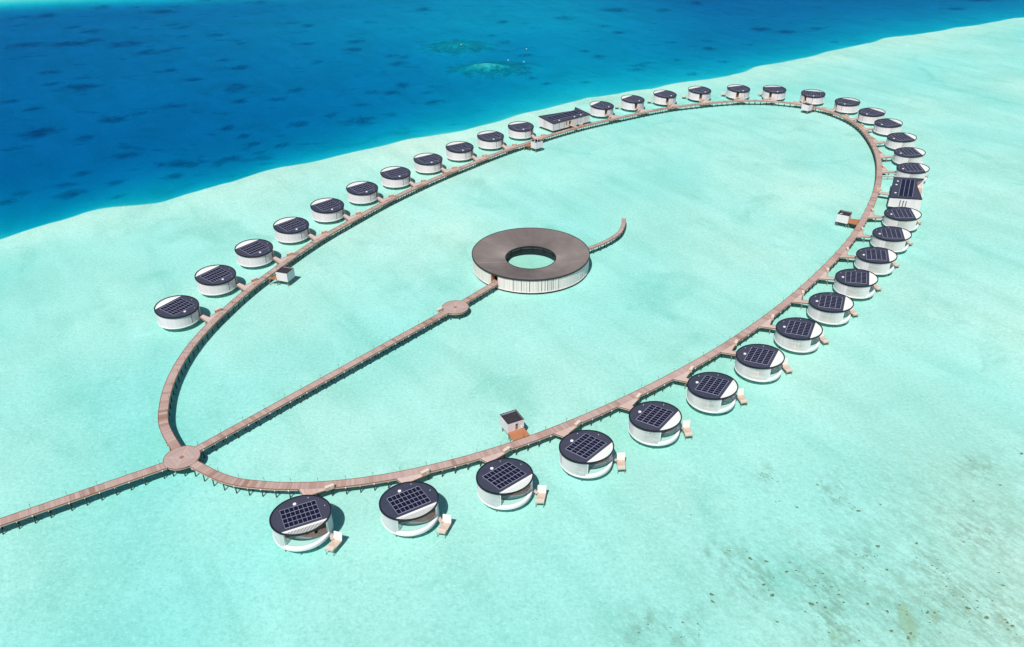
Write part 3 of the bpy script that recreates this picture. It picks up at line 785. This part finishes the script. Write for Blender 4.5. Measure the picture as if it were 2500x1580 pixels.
# ------------------------------------------------------------------ oblong houses
def house(origin, u, v, L, D, label, slots):
    origin = np.array(origin); u = np.array(u); v = np.array(v)
    r = empty('oblong_house', (origin[0], origin[1], ZW)); tag(r, label, 'house', 'oblong white houses with dark curved roofs')
    P = lambda a, b: tuple((u*a+v*b))
    zt = lambda b: 6.45+(7.7-6.45)*b/D
    def zf(x, y): return zt(np.dot((x,y), v))
    def hb(mb, name, m, parent=None, **k):
        q = mb.build(name, m, parent or r, **k)
        if parent is None: q.location = (0,0,-ZW)
        return q
    def wallseg(mb, a, b, th, z0, z1f):
        a, b = np.array(a), np.array(b); d = (b-a)/np.linalg.norm(b-a); n = np.array([-d[1], d[0]])*th/2
        mb.prism([tuple(a+n), tuple(a-n), tuple(b-n), tuple(b+n)], z0, z1f)
    top = lambda x, y: zf(x,y)-.12
    mb = MB(); th = .2; dx0, dx1 = L*.425, L*.485
    wallseg(mb, P(0,.1), P(dx0,.1), th, 2.0, top); wallseg(mb, P(dx1,.1), P(L,.1), th, 2.0, top)
    wallseg(mb, P(dx0,.1), P(dx1,.1), th, 5.5, top)
    wallseg(mb, P(.1,.202), P(.1,D-.1), th, 2.0, top); wallseg(mb, P(L-.1,.202), P(L-.1,D-.1), th, 2.0, top)
    hb(mb, 'wall', M['wall'])
    mb = MB(); wallseg(mb, P(0,D), P(L,D), .25, 2.0, 3.9); hb(mb, 'terrace_wall', M['white'])
    mb = MB(); mb.prism([P(.2,.2), P(L-.2,.2), P(L-.2,D-.13), P(.2,D-.13)], 2.0, 3.05); hb(mb, 'terrace', M['deck_villa'])
    mb = MB(); wallseg(mb, P(.3,6.3), P(L-.3,6.3), .12, 3.06, 6.2); hb(mb, 'glazing', M['glass'])
    # roof outline: oblong, outer edge sweeping in and then curving out to a point
    edge = [(L,D-.2)]+[tuple(p) for p in spline([(L,D-.2),(L-1.6,D-1.25),(L-2.9,D-2.7),(L-4.4,D-3.55),(L-6.5,D-3.6),(L-9,D-3.2)], 6)][1:]+[(0,D+.05)]
    out = [P(-.1,-.1), P(L+.1,-.1)]+[P(*e) for e in edge]
    mb = MB(); mb.prism(out, lambda x,y: zf(x,y)-.1, zf); rf = hb(mb, 'roof', M['roof'])
    mb = MB()
    cl = out+[out[0]]
    for a, b in zip(cl, cl[1:]):
        a, b = np.array(a), np.array(b)
        if np.linalg.norm(b-a) < 1e-3: continue
        wallseg(mb, a, b, .22, lambda x,y: zf(x,y)-.22, lambda x,y: zf(x,y)+.1)
    mb.build('roof_edge', M['black'], rf)
    mb = MB(); x0, x1, y0, y1 = 2.6, L-2.6, 3.5, 9.3
    mid = (x0+x1)/2
    for i in range(4):
        y = y0+(y1-y0)*i/3
        mb.prism([P(x0,y-.06), P(x1,y-.06), P(x1,y+.06), P(x0,y+.06)], lambda x,y: zf(x,y)-.02, lambda x,y: zf(x,y)+.1)
    mb.build('panel_rails', M['solarframe'], rf)
    for i in range(3):
        for h in range(2):
            for k in range(11):
                xa = (x0 if h == 0 else mid+.2)+k*((mid-.2-x0)/11)+.05; xb = xa+(mid-.2-x0)/11-.1
                ya, yb = y0+(y1-y0)*i/3+.12, y0+(y1-y0)*(i+1)/3-.12
                mb = MB(); mb.prism([P(xa,ya), P(xb,ya), P(xb,yb), P(xa,yb)], lambda x,y: zf(x,y)+.015, lambda x,y: zf(x,y)+.08); mb.build('solar_panel', M['solar'], rf)
    for xx in (L*.22, L*.62, L*.8):
        mb = MB(); p = P(xx,1.7 if xx > L*.5 and xx < L*.7 else 2.0); mb.cyl(p[0], p[1], .5, zf(*p)-.05, zf(*p)+.16, 18); mb.build('roof_vent', M['paint'], rf)
    # slits in the long front wall, window, door
    for f_ in (.0,.165,.3,.655,.74,.865):
        mb = MB(); p, q = P(L*f_-.07+.08,-.012), P(L*f_+.07+.08,-.012); wallseg(mb, p, q, .03, 2.3, 6.3); hb(mb, 'slit', M['black'])
    mb = MB(); wallseg(mb, P(L*.335,-.03), P(L*.375,-.03), .06, 3.4, 5.7); hb(mb, 'window', M['woodwarm'])
    mb = MB(); wallseg(mb, P(dx0,1.2), P(dx1,1.2), .1, 3.0, 5.6); hb(mb, 'door', M['dark'])
    mb = MB(); wallseg(mb, P(dx1-.05,.2), P(dx1-.05,1.2), .1, 3.0, 5.5); hb(mb, 'door_lining', M['wood'])
    if slots == 'F':
        for b in (6.4, 7.4, 8.2):
            mb = MB(); wallseg(mb, P(-.012,b), P(-.012,b+.14), .03, 2.4, 6.6); hb(mb, 'slit', M['black'])
    else:
        for b in (4.6, 5.9, 7.1):
            for k in range(5):
                mb = MB(); wallseg(mb, P(-.014,b), P(-.014,b+.4), .03, 2.7+k*.62, 3.2+k*.62); hb(mb, 'window', M['dark'])
    for a in (.12,.37,.63,.88):
        for b in (.15,.85):
            mb = MB(); p = P(L*a, D*b); mb.cyl(p[0], p[1], .22, -1.2, 2.0, 8); hb(mb, 'pile', M['pile'])
    # entry bridge to the boardwalk, found along -v
    best = min((np.linalg.norm(ring_c[i]-(origin+u*L*.455-v*7)), i) for i in range(len(ring_c)))[1]
    a = origin+u*L*.455; b = ring_c[best]; dd = (b-a)/np.linalg.norm(b-a); b = b-dd*1.1
    n = np.array([-dd[1], dd[0]])*1.25
    a, b = a-origin, b-origin
    mb = MB(); mb.prism([tuple(a+n), tuple(a-n), tuple(b-n), tuple(b+n)], ZD-.2, ZD-.02); st = hb(mb, 'entry_deck', M['deck_stub'])
    mb = MB(); mb.bar(a+n, b+n, .12, ZD-.2, ZD+.07); mb.bar(a-n, b-n, .12, ZD-.2, ZD+.07); mb.build('edge_trim', M['kerb'], st)
    return r, origin+b
_, bF = house((24.91,463.91), (23.3/29.63,18.3/29.63), (-18.3/29.63,23.3/29.63), 29.6, 13.4, 'oblong white house on the far side, dark roof with upturned right corner', 'F')
_, bG = house((175.6,348.8), (.4415,.8973), (.8973,-.4415), 28.4, 13.4, 'oblong white house in the right arc, terrace open to the right', 'G')
for b, lb in ((bF, 'far'), (bG, 'right-hand')):
    cb = copy_tree(cab); cb.location = (b[0]+(2.9 if lb == 'far' else 1.3), b[1]+(2.2 if lb == 'far' else 2.6), ZD); cb.rotation_euler = (0,0,R(-50 if lb == 'far' else 64))
    tag(cb, 'timber cabinet beside the entry bridge of the %s oblong house' % lb, 'cabinet')
# pale service pipe run between boardwalk and the right-hand house
r = empty('service_bridge', (191.1,386.55,ZW)); tag(r, 'narrow pale footbridge without branch deck, in front of the villa behind the oblong house', 'bridge')
mb = MB(); mb.box((0,0,1.6), (6.6,.6,.25)); mb.build('span', M['canvas'], r)
mb = MB(); mb.cyl(0,0,.15,-2,1.47,7); mb.build('pile', M['palepile'], r)

# ------------------------------------------------------------------ person
def person(loc, rz, label):
    r = empty('person', loc, rz); tag(r, label, 'person')
    V = [(0,0,.92),(0,0,1.18),(0,0,1.4),(0,0,1.5),(.02,0,1.6),(.02,0,1.7),
         (0,.1,.86),(.03,.11,.48),(-.04,.11,.08),(.1,.12,.03),(0,-.1,.86),(.06,-.11,.5),(.1,-.11,.08),(.24,-.12,.03),
         (0,.19,1.38),(-.02,.25,1.1),(.08,.26,.86),(.12,.26,.78),(0,-.19,1.38),(.02,-.25,1.1),(.12,-.24,.88),(.16,-.24,.8)]
    E = [(0,1),(1,2),(2,3),(3,4),(4,5),(0,6),(6,7),(7,8),(8,9),(0,10),(10,11),(11,12),(12,13),(2,14),(14,15),(15,16),(16,17),(2,18),(18,19),(19,20),(20,21)]
    RR = [.15,.14,.15,.06,.1,.09,.1,.065,.045,.04,.1,.065,.045,.04,.07,.045,.035,.035,.07,.045,.035,.035]
    me = bpy.data.meshes.new('body'); me.from_pydata(V, E, []); o = bpy.data.objects.new('body', me); COL.objects.link(o); o.parent = r
    sk = o.modifiers.new('skin', 'SKIN'); me.skin_vertices[0].data[0].use_root = True
    for i, q in enumerate(RR): me.skin_vertices[0].data[i].radius = (q, q)
    o.modifiers.new('sub', 'SUBSURF').levels = 1; me.materials.append(M['skin'])
    mb = MB()
    for i in range(12):
        for z0, r0, z1, r1 in ((.3,.24,.95,.19),(.95,.19,1.2,.19),(1.2,.19,1.45,.2)):
            a, b = 2*PI*i/12, 2*PI*(i+1)/12
            mb.face([(r0*.8*math.cos(a),r0*math.sin(a),z0),(r0*.8*math.cos(b),r0*math.sin(b),z0),(r1*.8*math.cos(b),r1*math.sin(b),z1),(r1*.8*math.cos(a),r1*math.sin(a),z1)])
    mb.build('clothing', M['cloth'], r, smooth=True, merge=True)
    me = bpy.data.meshes.new('hair'); bm = bmesh.new(); bmesh.ops.create_icosphere(bm, subdivisions=2, radius=.125)
    bmesh.ops.translate(bm, verts=bm.verts, vec=(-.02,0,1.7)); bm.to_mesh(me); bm.free(); me.materials.append(M['hair'])
    o = bpy.data.objects.new('hair', me); COL.objects.link(o); o.parent = r
person((-13.3,416.6,ZD), R(20), 'dark-haired person in pale clothes standing on the left boardwalk by a cabinet')

# mooring buoys
for (x, y), lb in zip([(-41.3,701.2),(13.4,683.4),(-1.6,645.1),(10.5,639.4)],
      ['white buoy between the two dark reef patches','white buoy farthest right of the pale reef','white buoy just right of the pale reef','white buoy nearest the viewer, right of the pale reef']):
    r = empty('mooring_buoy', (x, y, ZW)); tag(r, lb, 'buoy', 'white mooring buoys by the reef')
    me = bpy.data.meshes.new('float'); bm = bmesh.new(); bmesh.ops.create_uvsphere(bm, u_segments=14, v_segments=8, radius=.4)
    bm.to_mesh(me); bm.free(); me.materials.append(M['paint']); o = bpy.data.objects.new('float', me); COL.objects.link(o); o.parent = r; o.location = (0,0,.2)
    mb = MB(); mb.cyl(0,0,.06,.9,1.5,6); mb.build('mooring_eye', M['black'], r)

# ------------------------------------------------------------------ seabed and water
EDGE = [(-900,60),(-520,190),(-330,262),(-225.0,322.9),(-218.1,331.3),(-210.2,340.5),(-200.4,351.4),(-190.8,357.1),(-180.1,360.5),(-170.0,363.8),(-162.6,371.8),(-153.3,378.6),(-143.5,388.6),(-133.7,400.5),(-119.6,411.4),(-104.6,421.7),(-83.8,436.2),(-61.7,452.4),(-44.2,464.5),(-25.8,473.5),(-9.4,487.9),(13.8,509.5),(27.0,520.3),(46.6,536.1),(51.0,541.3),(73.7,547.4),(90.0,558.7),(110.9,571.1),(132.2,581.7),(158.4,594.0),(173.8,608.0),(185.1,620.1),(205.1,632.4),(231.4,649.6),(260.7,672.4),(289.9,691.5),(322.8,717.0),(361.5,736.0),(417.0,766.4),(490.7,806.7),(700,905),(1500,1280),(4000,2450)]
GRASS = [(-479,874,10,12),(-437,913,7,9),(-366,893,16,11),(-337,952,10,7),(-309,960,6,7),(-272,943,7,7),(-501,868,10,7),(-483,827,4,5),(-424,815,6,7),(-397,801,9,7),(-331,825,6,5),(-315,812,6,6),(-431,741,13,10),(-393,744,15,11),(-380,757,9,9),(-342,741,15,12),(-312,711,8,9),(-297,715,6,6),(-301,770,5,6),(-272,775,8,7),(-241,742,7,4),(-238,682,4,4),(-218,655,9,6),(-362,646,7,5),(-345,611,5,5),(-318,603,14,9),(-242,621,7,5),(-269,649,5,4),(-352,567,5,4),(-328,547,5,4),(-202,598,7,11),(-157,590,5,6),(-165,568,7,5),(-190,564,4,5),(-233,554,8,5),(-249,539,5,3),(-261,524,8,7),(-299,498,9,11),(-264,487,5,6),(-182,507,3,4),(-166,490,3,3),(-155,474,4,4),(-98,514,10,9),(-137,511,6,5),(-179,736,6,4),(-157,674,4,4),(-135,712,7,8),(-138,741,7,7),(-218,824,9,6),(-195,813,6,6),(-89,662,6,7),(-80,600,5,7),(-87,581,5,5),(-51,553,7,5),(-100,582,4,4),(-99,689,5,5),(-60,578,5,3),(-102,551,6,4),(-120,530,3,4),(-227,456,7,5),(-190,440,14,6),(-180,436,5,4),(-167,443,5,4),(-167,436,3,2),(-160,449,2,4),(-148,454,3,4),(-240,409,5,4),(-230,395,7,6),(-213,410,5,3),(-200,383,3,3),(-239,426,4,4),(-257,397,4,4),(-258,384,3,4),(-183,418,4,2),(-138,468,3,2),(-91,889,8,11),(-7,819,5,7),(89,797,5,5),(99,769,6,7),(159,883,6,8),(54,836,8,11),(108,882,13,12),(202,923,7,10),(235,786,9,9),(254,772,9,8),(286,783,6,6),(281,721,4,4),(142,730,5,4),(169,706,4,6),(73,677,5,6),(169,655,4,5),(134,665,3,4),(11,626,5,5),(16,610,3,3),(-5,732,5,5),(-17,758,4,5),(137,614,4,5),(26,594,3,3),(55,593,2,2),(97,631,6,4),(62,696,3,4),(12,685,7,5),(458,875,11,7),(510,924,14,8)]
RUBBLE = [(85.5,159.6,1.9,3.9),(88.5,156.7,1.4,1.8),(89.6,153.6,1.1,0.7),(69.4,167.1,1.7,2.1),(70.8,165.4,1.1,1.8),(128.4,169.3,4.4,2.8),(51.5,139.6,4.4,1.4),(68.4,135.2,2.8,1.4),(71.2,131.0,3.3,4.3),(74.0,127.5,3.3,3.6),(71.3,117.6,3.9,6.4),(100.5,136.5,3.3,2.8),(100.1,129.2,4.4,5.0),(102.4,123.4,4.4,4.3),(94.0,121.8,2.8,2.8),(93.0,117.9,1.7,1.8),(86.9,115.3,2.5,2.5),(110.3,117.8,2.8,2.5),(36.8,114.8,2.2,2.1),(40.7,117.2,1.4,1.8),(87.5,121.1,1.7,2.1),(56.7,131.1,3.9,4.3),(85.1,139.3,4.4,2.1),(115.1,145.3,5.5,4.3),(107.0,121.0,5.5,7.1),(29.9,117.9,3.3,2.8)]
CORAL = [(57.6,137.6),(46.0,152.4),(82.4,163.3),(96.4,155.6),(89.8,153.4),(69.3,156.9),(74.3,154.9),(70.3,157.2),(61.3,136.7),(58.7,129.6),(59.4,128.0),(59.9,126.5),(45.9,126.8),(45.7,124.8),(65.2,133.4),(83.8,134.3),(82.8,130.3),(89.3,133.7),(100.3,132.8),(111.7,142.2),(121.1,156.4),(115.3,132.4),(114.3,128.6),(109.8,118.2),(110.4,117.3),(86.2,114.4),(87.3,115.7),(83.3,116.4),(80.9,123.8),(75.2,126.5),(75.6,124.3),(68.1,123.9),(103.0,122.2),(84.5,121.6),(93.3,121.1),(70.9,122.9),(75.3,114.0),(58.9,119.1),(66.0,121.8),(144.1,175.3),(131.4,162.5),(105.9,119.6),(100.0,142.0),(90.1,141.2)]
E_ = np.array(EDGE, float)
def edge_y(x): return np.interp(x, E_[:,0], E_[:,1])
def vnoise(x, y, sc, seed):
    rs = np.random.RandomState(seed); out = 0
    for k in range(4):
        a = rs.uniform(0, 2*PI); f = (1.0+.7*k)/sc; ph = rs.uniform(0, 6.28, 2)
        b = a+rs.uniform(.9, 1.7)
        out = out+np.sin((x*np.cos(a)+y*np.sin(a))*f+ph[0]+.8*np.sin((x*np.cos(b)+y*np.sin(b))*f*.6+ph[1]))/(1+k*.5)
    return out/2.3
def bed(x, y):
    t = (y-edge_y(x))*.74+1.6*vnoise(x, y, 9, 4)
    dist = np.sqrt(x*x+y*y)
    view = np.sqrt(1+(dist/149.)**2)
    lag = np.clip(2.2/(1.2+view), .3, .95)
    lag = lag*(1+.3*vnoise(x, y, 45, 2)+.12*vnoise(x, y, 14, 3))
    lag = lag*(1+.42*np.clip((-x-20)/90,0,1)*np.clip((330-y)/120,0,1)+.2*np.clip((x-150)/150,0,1)*np.clip((y-420)/120,0,1))
    lag = lag*(1-.3*np.exp(-((np.minimum(t,0)+8)/22)**2))
    lag = lag*(1-.35*np.clip((x-35)/90,0,1)*np.clip((190-y)/70,0,1))
    tp = np.maximum(t, 0)
    wide = np.clip((x+300)/330, .55, 1.05)
    path = 36-26*np.clip((y-430)/380,0,1)*(.45+.55*np.clip((x+420)/380,0,1))+15*np.clip((x-60)/150,0,1)
    deep = path/(1.2+view)*(1+.08*vnoise(x, y, 120, 6))
    dp = 2.3*(1-np.exp(-tp/4.0))+deep*(1-np.exp(-(tp/(78*wide))**1.2))
    d = np.where(t > 0, lag+dp, lag)
    # second shallow bank beyond the channel, top left
    far = ((y-900)-(x+480)*(-.12))+(-(x+430))*.35
    d = d*(1-.93/(1+np.exp(-(far-38)/14)))+.05
    # reef mounds
    for cx, cy, rx, ry, h in ((-16,640,30,20,.35),(-20,640,13,9,.66),(-46,716,26,26,.36)):
        d = d*(1-h*np.exp(-(((x-cx)/rx)**2+((y-cy)/ry)**2)))
    return ZW-np.maximum(d, .12)
xs = np.unique(np.r_[np.linspace(-2600,-620,12), np.arange(-600,660,3.6), np.linspace(680,3200,16)])
ts = np.unique(np.r_[np.linspace(-2200,-800,8), np.linspace(-760,-330,90), np.arange(-326,-24,4.), np.arange(-24,40,1.6), np.arange(40,420,3.6), np.linspace(425,1000,60), np.linspace(1050,3600,14)])
X = np.repeat(xs[None,:], len(ts), 0); Y = edge_y(X)+ts[:,None]
Z = bed(X, Y)
nx, ny = len(xs), len(ts)
co = np.stack([X, Y, Z], -1).reshape(-1, 3)
I = np.arange(nx*ny).reshape(ny, nx)
F = np.stack([I[:-1,:-1], I[:-1,1:], I[1:,1:], I[1:,:-1]], -1).reshape(-1, 4)
me = bpy.data.meshes.new('seabed')
me.vertices.add(len(co)); me.vertices.foreach_set('co', co.astype(np.float32).ravel())
me.loops.add(len(F)*4); me.loops.foreach_set('vertex_index', F.ravel().astype(np.int32))
me.polygons.add(len(F)); me.polygons.foreach_set('loop_start', np.arange(0, len(F)*4, 4, dtype=np.int32))
me.update(calc_edges=True); me.polygons.foreach_set('use_smooth', np.ones(len(F), bool))
px, py = co[:,0], co[:,1]
def field(name, items, soft):
    g = np.zeros(len(co), np.float32)
    for it in items:
        cx, cy, rx, ry = it[:4]; w_ = it[4] if len(it) > 4 else 1.0
        m_ = (np.abs(px-cx) < rx*3) & (np.abs(py-cy) < ry*3)
        q = ((px[m_]-cx)/rx)**2+((py[m_]-cy)/ry)**2
        g[m_] = np.maximum(g[m_], w_*np.exp(-q*soft))
    at = me.attributes.new(name, 'FLOAT', 'POINT'); at.data.foreach_set('value', g)
field('seagrass', [(x, y, 1.3*max(rx,3.5), 1.25*max(ry,4.)) for x, y, rx, ry in GRASS], .8)
field('rubble', [(x, y, rx*1.5, ry*1.5) for x, y, rx, ry in RUBBLE]+[(92,126,38,22,.62),(118,146,28,24,.55),(70,118,16,12,.5),(150,170,26,14,.4)], .7)
field('tan', [(94,121.8,1.7,1.9),(86.6,115,1.2,1.4),(87.6,116.3,.8,.8),(110.3,117.8,2.0,1.6),(36.8,114.8,1.5,1.4),(40.7,117.2,1.0,1.1),(87.5,121.1,1.2,1.2),(80.9,123.8,1.0,.9),(75.4,125,.9,.9),(93.0,118,1.0,.9),(100.5,136.5,1.6,1.0),(76.5,121.5,2.4,1.2),(73,128,2.2,1.6),(71,116.5,2.0,3.0)], .6)
field('reef', [(-14,640,32,25),(-46,714,30,30,.9)], .7)
GR = [(7.8,293,11,10,.95)]
for v in VILLAS[4:13]:
    a = R(v[3]); GR.append((v[1]-9*math.cos(a)+8*math.sin(a), v[2]-9*math.sin(a)-8*math.cos(a), 9, 9, .5))
GR += [(180,352,9,8,.9),(-104,176,6,14,.45),(-108,205,5,16,.3)]
field('algae', GR, .8)
bedm = M['bed'] = mat('sandy_bed', (.7,.84,.72), .9, .1); t = NT(bedm)
p = t.geo()
att = lambda n: t.n('ShaderNodeAttribute', attribute_name=n).outputs['Fac']
c = t.mix(t.ramp(t.noise(p, .02, 4, .6), .3, .7), (.68,.745,.625), (.80,.84,.715))
c = t.mix(t.ramp(t.noise(t.scale(p, (1,.45,1)), .09, 4, .6, .6), .42, .72, 0, .35), c, (.58,.70,.575))
rot = t.n('ShaderNodeVectorRotate', rotation_type='Z_AXIS'); t.link(p, rot.inputs['Vector']); rot.inputs['Angle'].default_value = R(57)
stk = t.noise(t.scale(rot.outputs[0], (.018,.085,.02)), 1.0, 4, .55)
c = t.mix(t.ramp(stk, .52, .72, 0, .45), c, (.86,.88,.78))
c = t.mix(t.ramp(stk, .5, .3, 0, .4), c, (.5,.64,.52))
c = t.mix(t.ramp(t.noise(p, .035, 5, .6, 1.0), .58, .75, 0, .6), c, (.88,.88,.79))
c = t.mix(t.ramp(t.noise(p, .028, 5, .6, 1.0), .45, .27, 0, .6), c, (.45,.62,.5))
c = t.mix(t.ramp(t.noise(p, .5, 4, .7), .42, .78, 0, .3), c, (.53,.64,.52))
fine = t.noise(p, .95, 3, .8)  # sand grain, its pale and dark mottle also painting caustic speckle
c = t.mix(t.ramp(fine, .5, .72, 0, .5), c, (.97,.96,.88))
c = t.mix(t.ramp(fine, .5, .3, 0, .38), c, (.42,.52,.42))
al = t.math('MULTIPLY', att('algae'), t.ramp(t.noise(p, .35, 4, .7), .25, .7, .35, 1.0))
c = t.mix(t.math('MULTIPLY', al, .55), c, (.42,.62,.36))
rb_ = t.math('MULTIPLY', att('rubble'), t.ramp(t.noise(t.scale(rot.outputs[0], (.5,1.1,1)), .42, 5, .78), .4, .62, .12, 1.0))
c = t.mix(t.math('MULTIPLY', rb_, .78), c, (.35,.345,.24))
c = t.mix(t.math('MULTIPLY', t.ramp(t.math('ADD', att('tan'), t.math('MULTIPLY', t.math('SUBTRACT', t.noise(p, .9, 4), .5), .5)), .4, .6), .6), c, (.5,.47,.29))
spk = t.math('MULTIPLY', t.ramp(t.noise(p, .8, 3, .7), .66, .76), t.math('MULTIPLY', att('rubble'), 1.0))
c = t.mix(t.math('MULTIPLY', spk, .85), c, (.16,.13,.07))
sg = t.math('ADD', att('seagrass'), t.math('MULTIPLY', t.math('SUBTRACT', t.noise(p, .11, 5, .65, .8), .5), 1.7))
c = t.mix(t.ramp(sg, .2, 1.2, 0, .72), c, (.12,.2,.25))
zz = t.sep(p)[2]
dpm = t.ramp(zz, -2.2, -4.0)
rnd_ = t.math('MULTIPLY', t.ramp(t.noise(t.scale(p, (.6,1,1)), .055, 4, .6), .6, .72), dpm)
c = t.mix(t.math('MULTIPLY', rnd_, .4), c, (.14,.22,.27))
rf_ = t.math('ADD', att('reef'), t.math('MULTIPLY', t.math('SUBTRACT', t.noise(p, .12, 5, .7), .5), 1.5))
c = t.mix(t.ramp(rf_, .35, .95, 0, .85), c, (.17,.25,.19))
c = t.mix(t.math('MULTIPLY', t.ramp(rf_, .66, .98), t.ramp(t.noise(p, .22, 5, .8), .44, .54)), c, (.85,.76,.66))
t.base(c)
t.bump(t.noise(p, 1.3, 3, .6), .5, .25)
me.materials.append(bedm)
o = bpy.data.objects.new('seabed', me); COL.objects.link(o); o['kind'] = 'structure'

# coral heads on the shallow flat at the lower right
cm = mat('brown_coral', (.2,.16,.08), .9, .1); t = NT(cm)
t.base(t.mix(t.ramp(t.noise(t.objco(), 2.2, 4), .4, .65), (.2,.17,.1), (.42,.39,.25)))
rr = random.Random(11); heads = []
for k in range(5):
    me = bpy.data.meshes.new('coral_head'); bm = bmesh.new(); bmesh.ops.create_icosphere(bm, subdivisions=3, radius=1)
    sd = rr.uniform(0, 50)
    for vv in bm.verts:
        d = vv.co; n_ = math.sin(d.x*3.1+sd)*math.cos(d.y*2.7+sd*.7)+.5*math.sin(d.x*7+d.y*6+sd)+.3*math.sin(d.y*13-sd)
        f_ = 1+.28*n_; vv.co = Vector((d.x*f_, d.y*f_, d.z*.55*(1+.2*n_)))
    bm.to_mesh(me); bm.free(); me.polygons.foreach_set('use_smooth', [True]*len(me.polygons)); me.materials.append(cm); heads.append(me)
spots = [(x, y, rr.uniform(.2,.42)) for x, y in CORAL]
for x, y, rx, ry in RUBBLE:
    for k in range(int(4+rx*ry*.35)):
        spots.append((x+rr.gauss(0, rx*.6), y+rr.gauss(0, ry*.6), rr.uniform(.07,.24)))
for i, (x, y, q) in enumerate(spots[:230]):
    o = bpy.data.objects.new('coral_head', heads[i % 5]); COL.objects.link(o)
    o.scale = (q*rr.uniform(.9,2.0), q*rr.uniform(.8,1.3), q*.7)
    o.rotation_euler = (0,0,rr.uniform(-.9,.3)); o.location = (x, y, float(bed(np.array([x]), np.array([y]))[0])-.04)
    tag(o, 'small brown coral head under clear shallow water at the lower right', 'coral', 'coral heads on the shallow sand at lower right')

# water body: surface sheet over a closed absorbing volume
wm = bpy.data.materials.new('sea_water'); wm.use_nodes = True; nt = wm.node_tree; nt.nodes.clear(); t = NT(wm)
out = t.n('ShaderNodeOutputMaterial')
tr = t.n('ShaderNodeBsdfTransparent'); gl = t.n('ShaderNodeBsdfGlossy'); gl.inputs['Roughness'].default_value = .12
p = t.geo()
bp = t.n('ShaderNodeBump'); bp.inputs['Strength'].default_value = .35; bp.inputs['Distance'].default_value = .12
hgt = t.math('ADD', t.noise(t.scale(p, (1,.7,1)), 1.1, 3, .6), t.math('MULTIPLY', t.noise(p, .25, 2), 1.6))
t.link(hgt, bp.inputs['Height']); t.link(bp.outputs[0], gl.inputs['Normal'])
fr = t.n('ShaderNodeFresnel'); fr.inputs['IOR'].default_value = 1.2; t.link(bp.outputs[0], fr.inputs['Normal'])
mx = t.n('ShaderNodeMixShader'); t.link(t.math('MULTIPLY', fr.outputs[0], .13), mx.inputs[0])
t.link(tr.outputs[0], mx.inputs[1]); t.link(gl.outputs[0], mx.inputs[2]); t.link(mx.outputs[0], out.inputs['Surface'])
va = t.n('ShaderNodeVolumeAbsorption'); D_ = .6
KR, KG, KB = .30, .0445, .0185
va.inputs['Density'].default_value = D_; va.inputs['Color'].default_value = (1-KR/D_, 1-KG/D_, 1-KB/D_, 1)
t.link(va.outputs[0], out.inputs['Volume'])
mb = MB(); mb.prism([(-2500,-1900),(3000,-1900),(3000,3300),(-2500,3300)], -40, ZW)
o = mb.build('water', wm, None, merge=True); o['kind'] = 'structure'

# ------------------------------------------------------------------ light, sky, camera
KX, KY = .231, .630
to_sun = Vector((-KX, -KY, 1)).normalized()
sun = bpy.data.lights.new('sun', 'SUN'); sun.energy = 4.1; sun.angle = R(.5); sun.color = (1, .965, .91)
so = bpy.data.objects.new('sun', sun); COL.objects.link(so); so.rotation_euler = to_sun.to_track_quat('Z', 'Y').to_euler()
w = bpy.data.worlds.new('World'); S.world = w; w.use_nodes = True
sk = w.node_tree.nodes.new('ShaderNodeTexSky'); sk.sky_type = 'NISHITA'; sk.sun_disc = False
sk.sun_elevation = math.asin(to_sun.z); sk.sun_rotation = math.atan2(to_sun.x, to_sun.y)
bg = w.node_tree.nodes['Background']; bg.inputs['Strength'].default_value = .05
w.node_tree.links.new(sk.outputs[0], bg.inputs['Color'])
cam = bpy.data.cameras.new('camera'); cam.sensor_width = 36; cam.lens = 1962.74/2500*36; cam.clip_end = 8000; cam.clip_start = .5
cob = bpy.data.objects.new('camera', cam); COL.objects.link(cob)
pit, rol, H = R(31.1772), R(-.3701), 150.33
f = Vector((0, math.cos(pit), -math.sin(pit))); r0 = Vector((1,0,0)); u0 = r0.cross(f)
r2 = math.cos(rol)*r0+math.sin(rol)*u0; u2 = -math.sin(rol)*r0+math.cos(rol)*u0
mw = Matrix(((r2.x,u2.x,-f.x,0),(r2.y,u2.y,-f.y,0),(r2.z,u2.z,-f.z,H),(0,0,0,1)))
cob.matrix_world = mw
S.camera = cob
S.view_settings.view_transform = 'Standard'; S.view_settings.look = 'None'; S.view_settings.exposure = 0.1
S.cycles.transparent_max_bounces = 24; S.cycles.max_bounces = 8
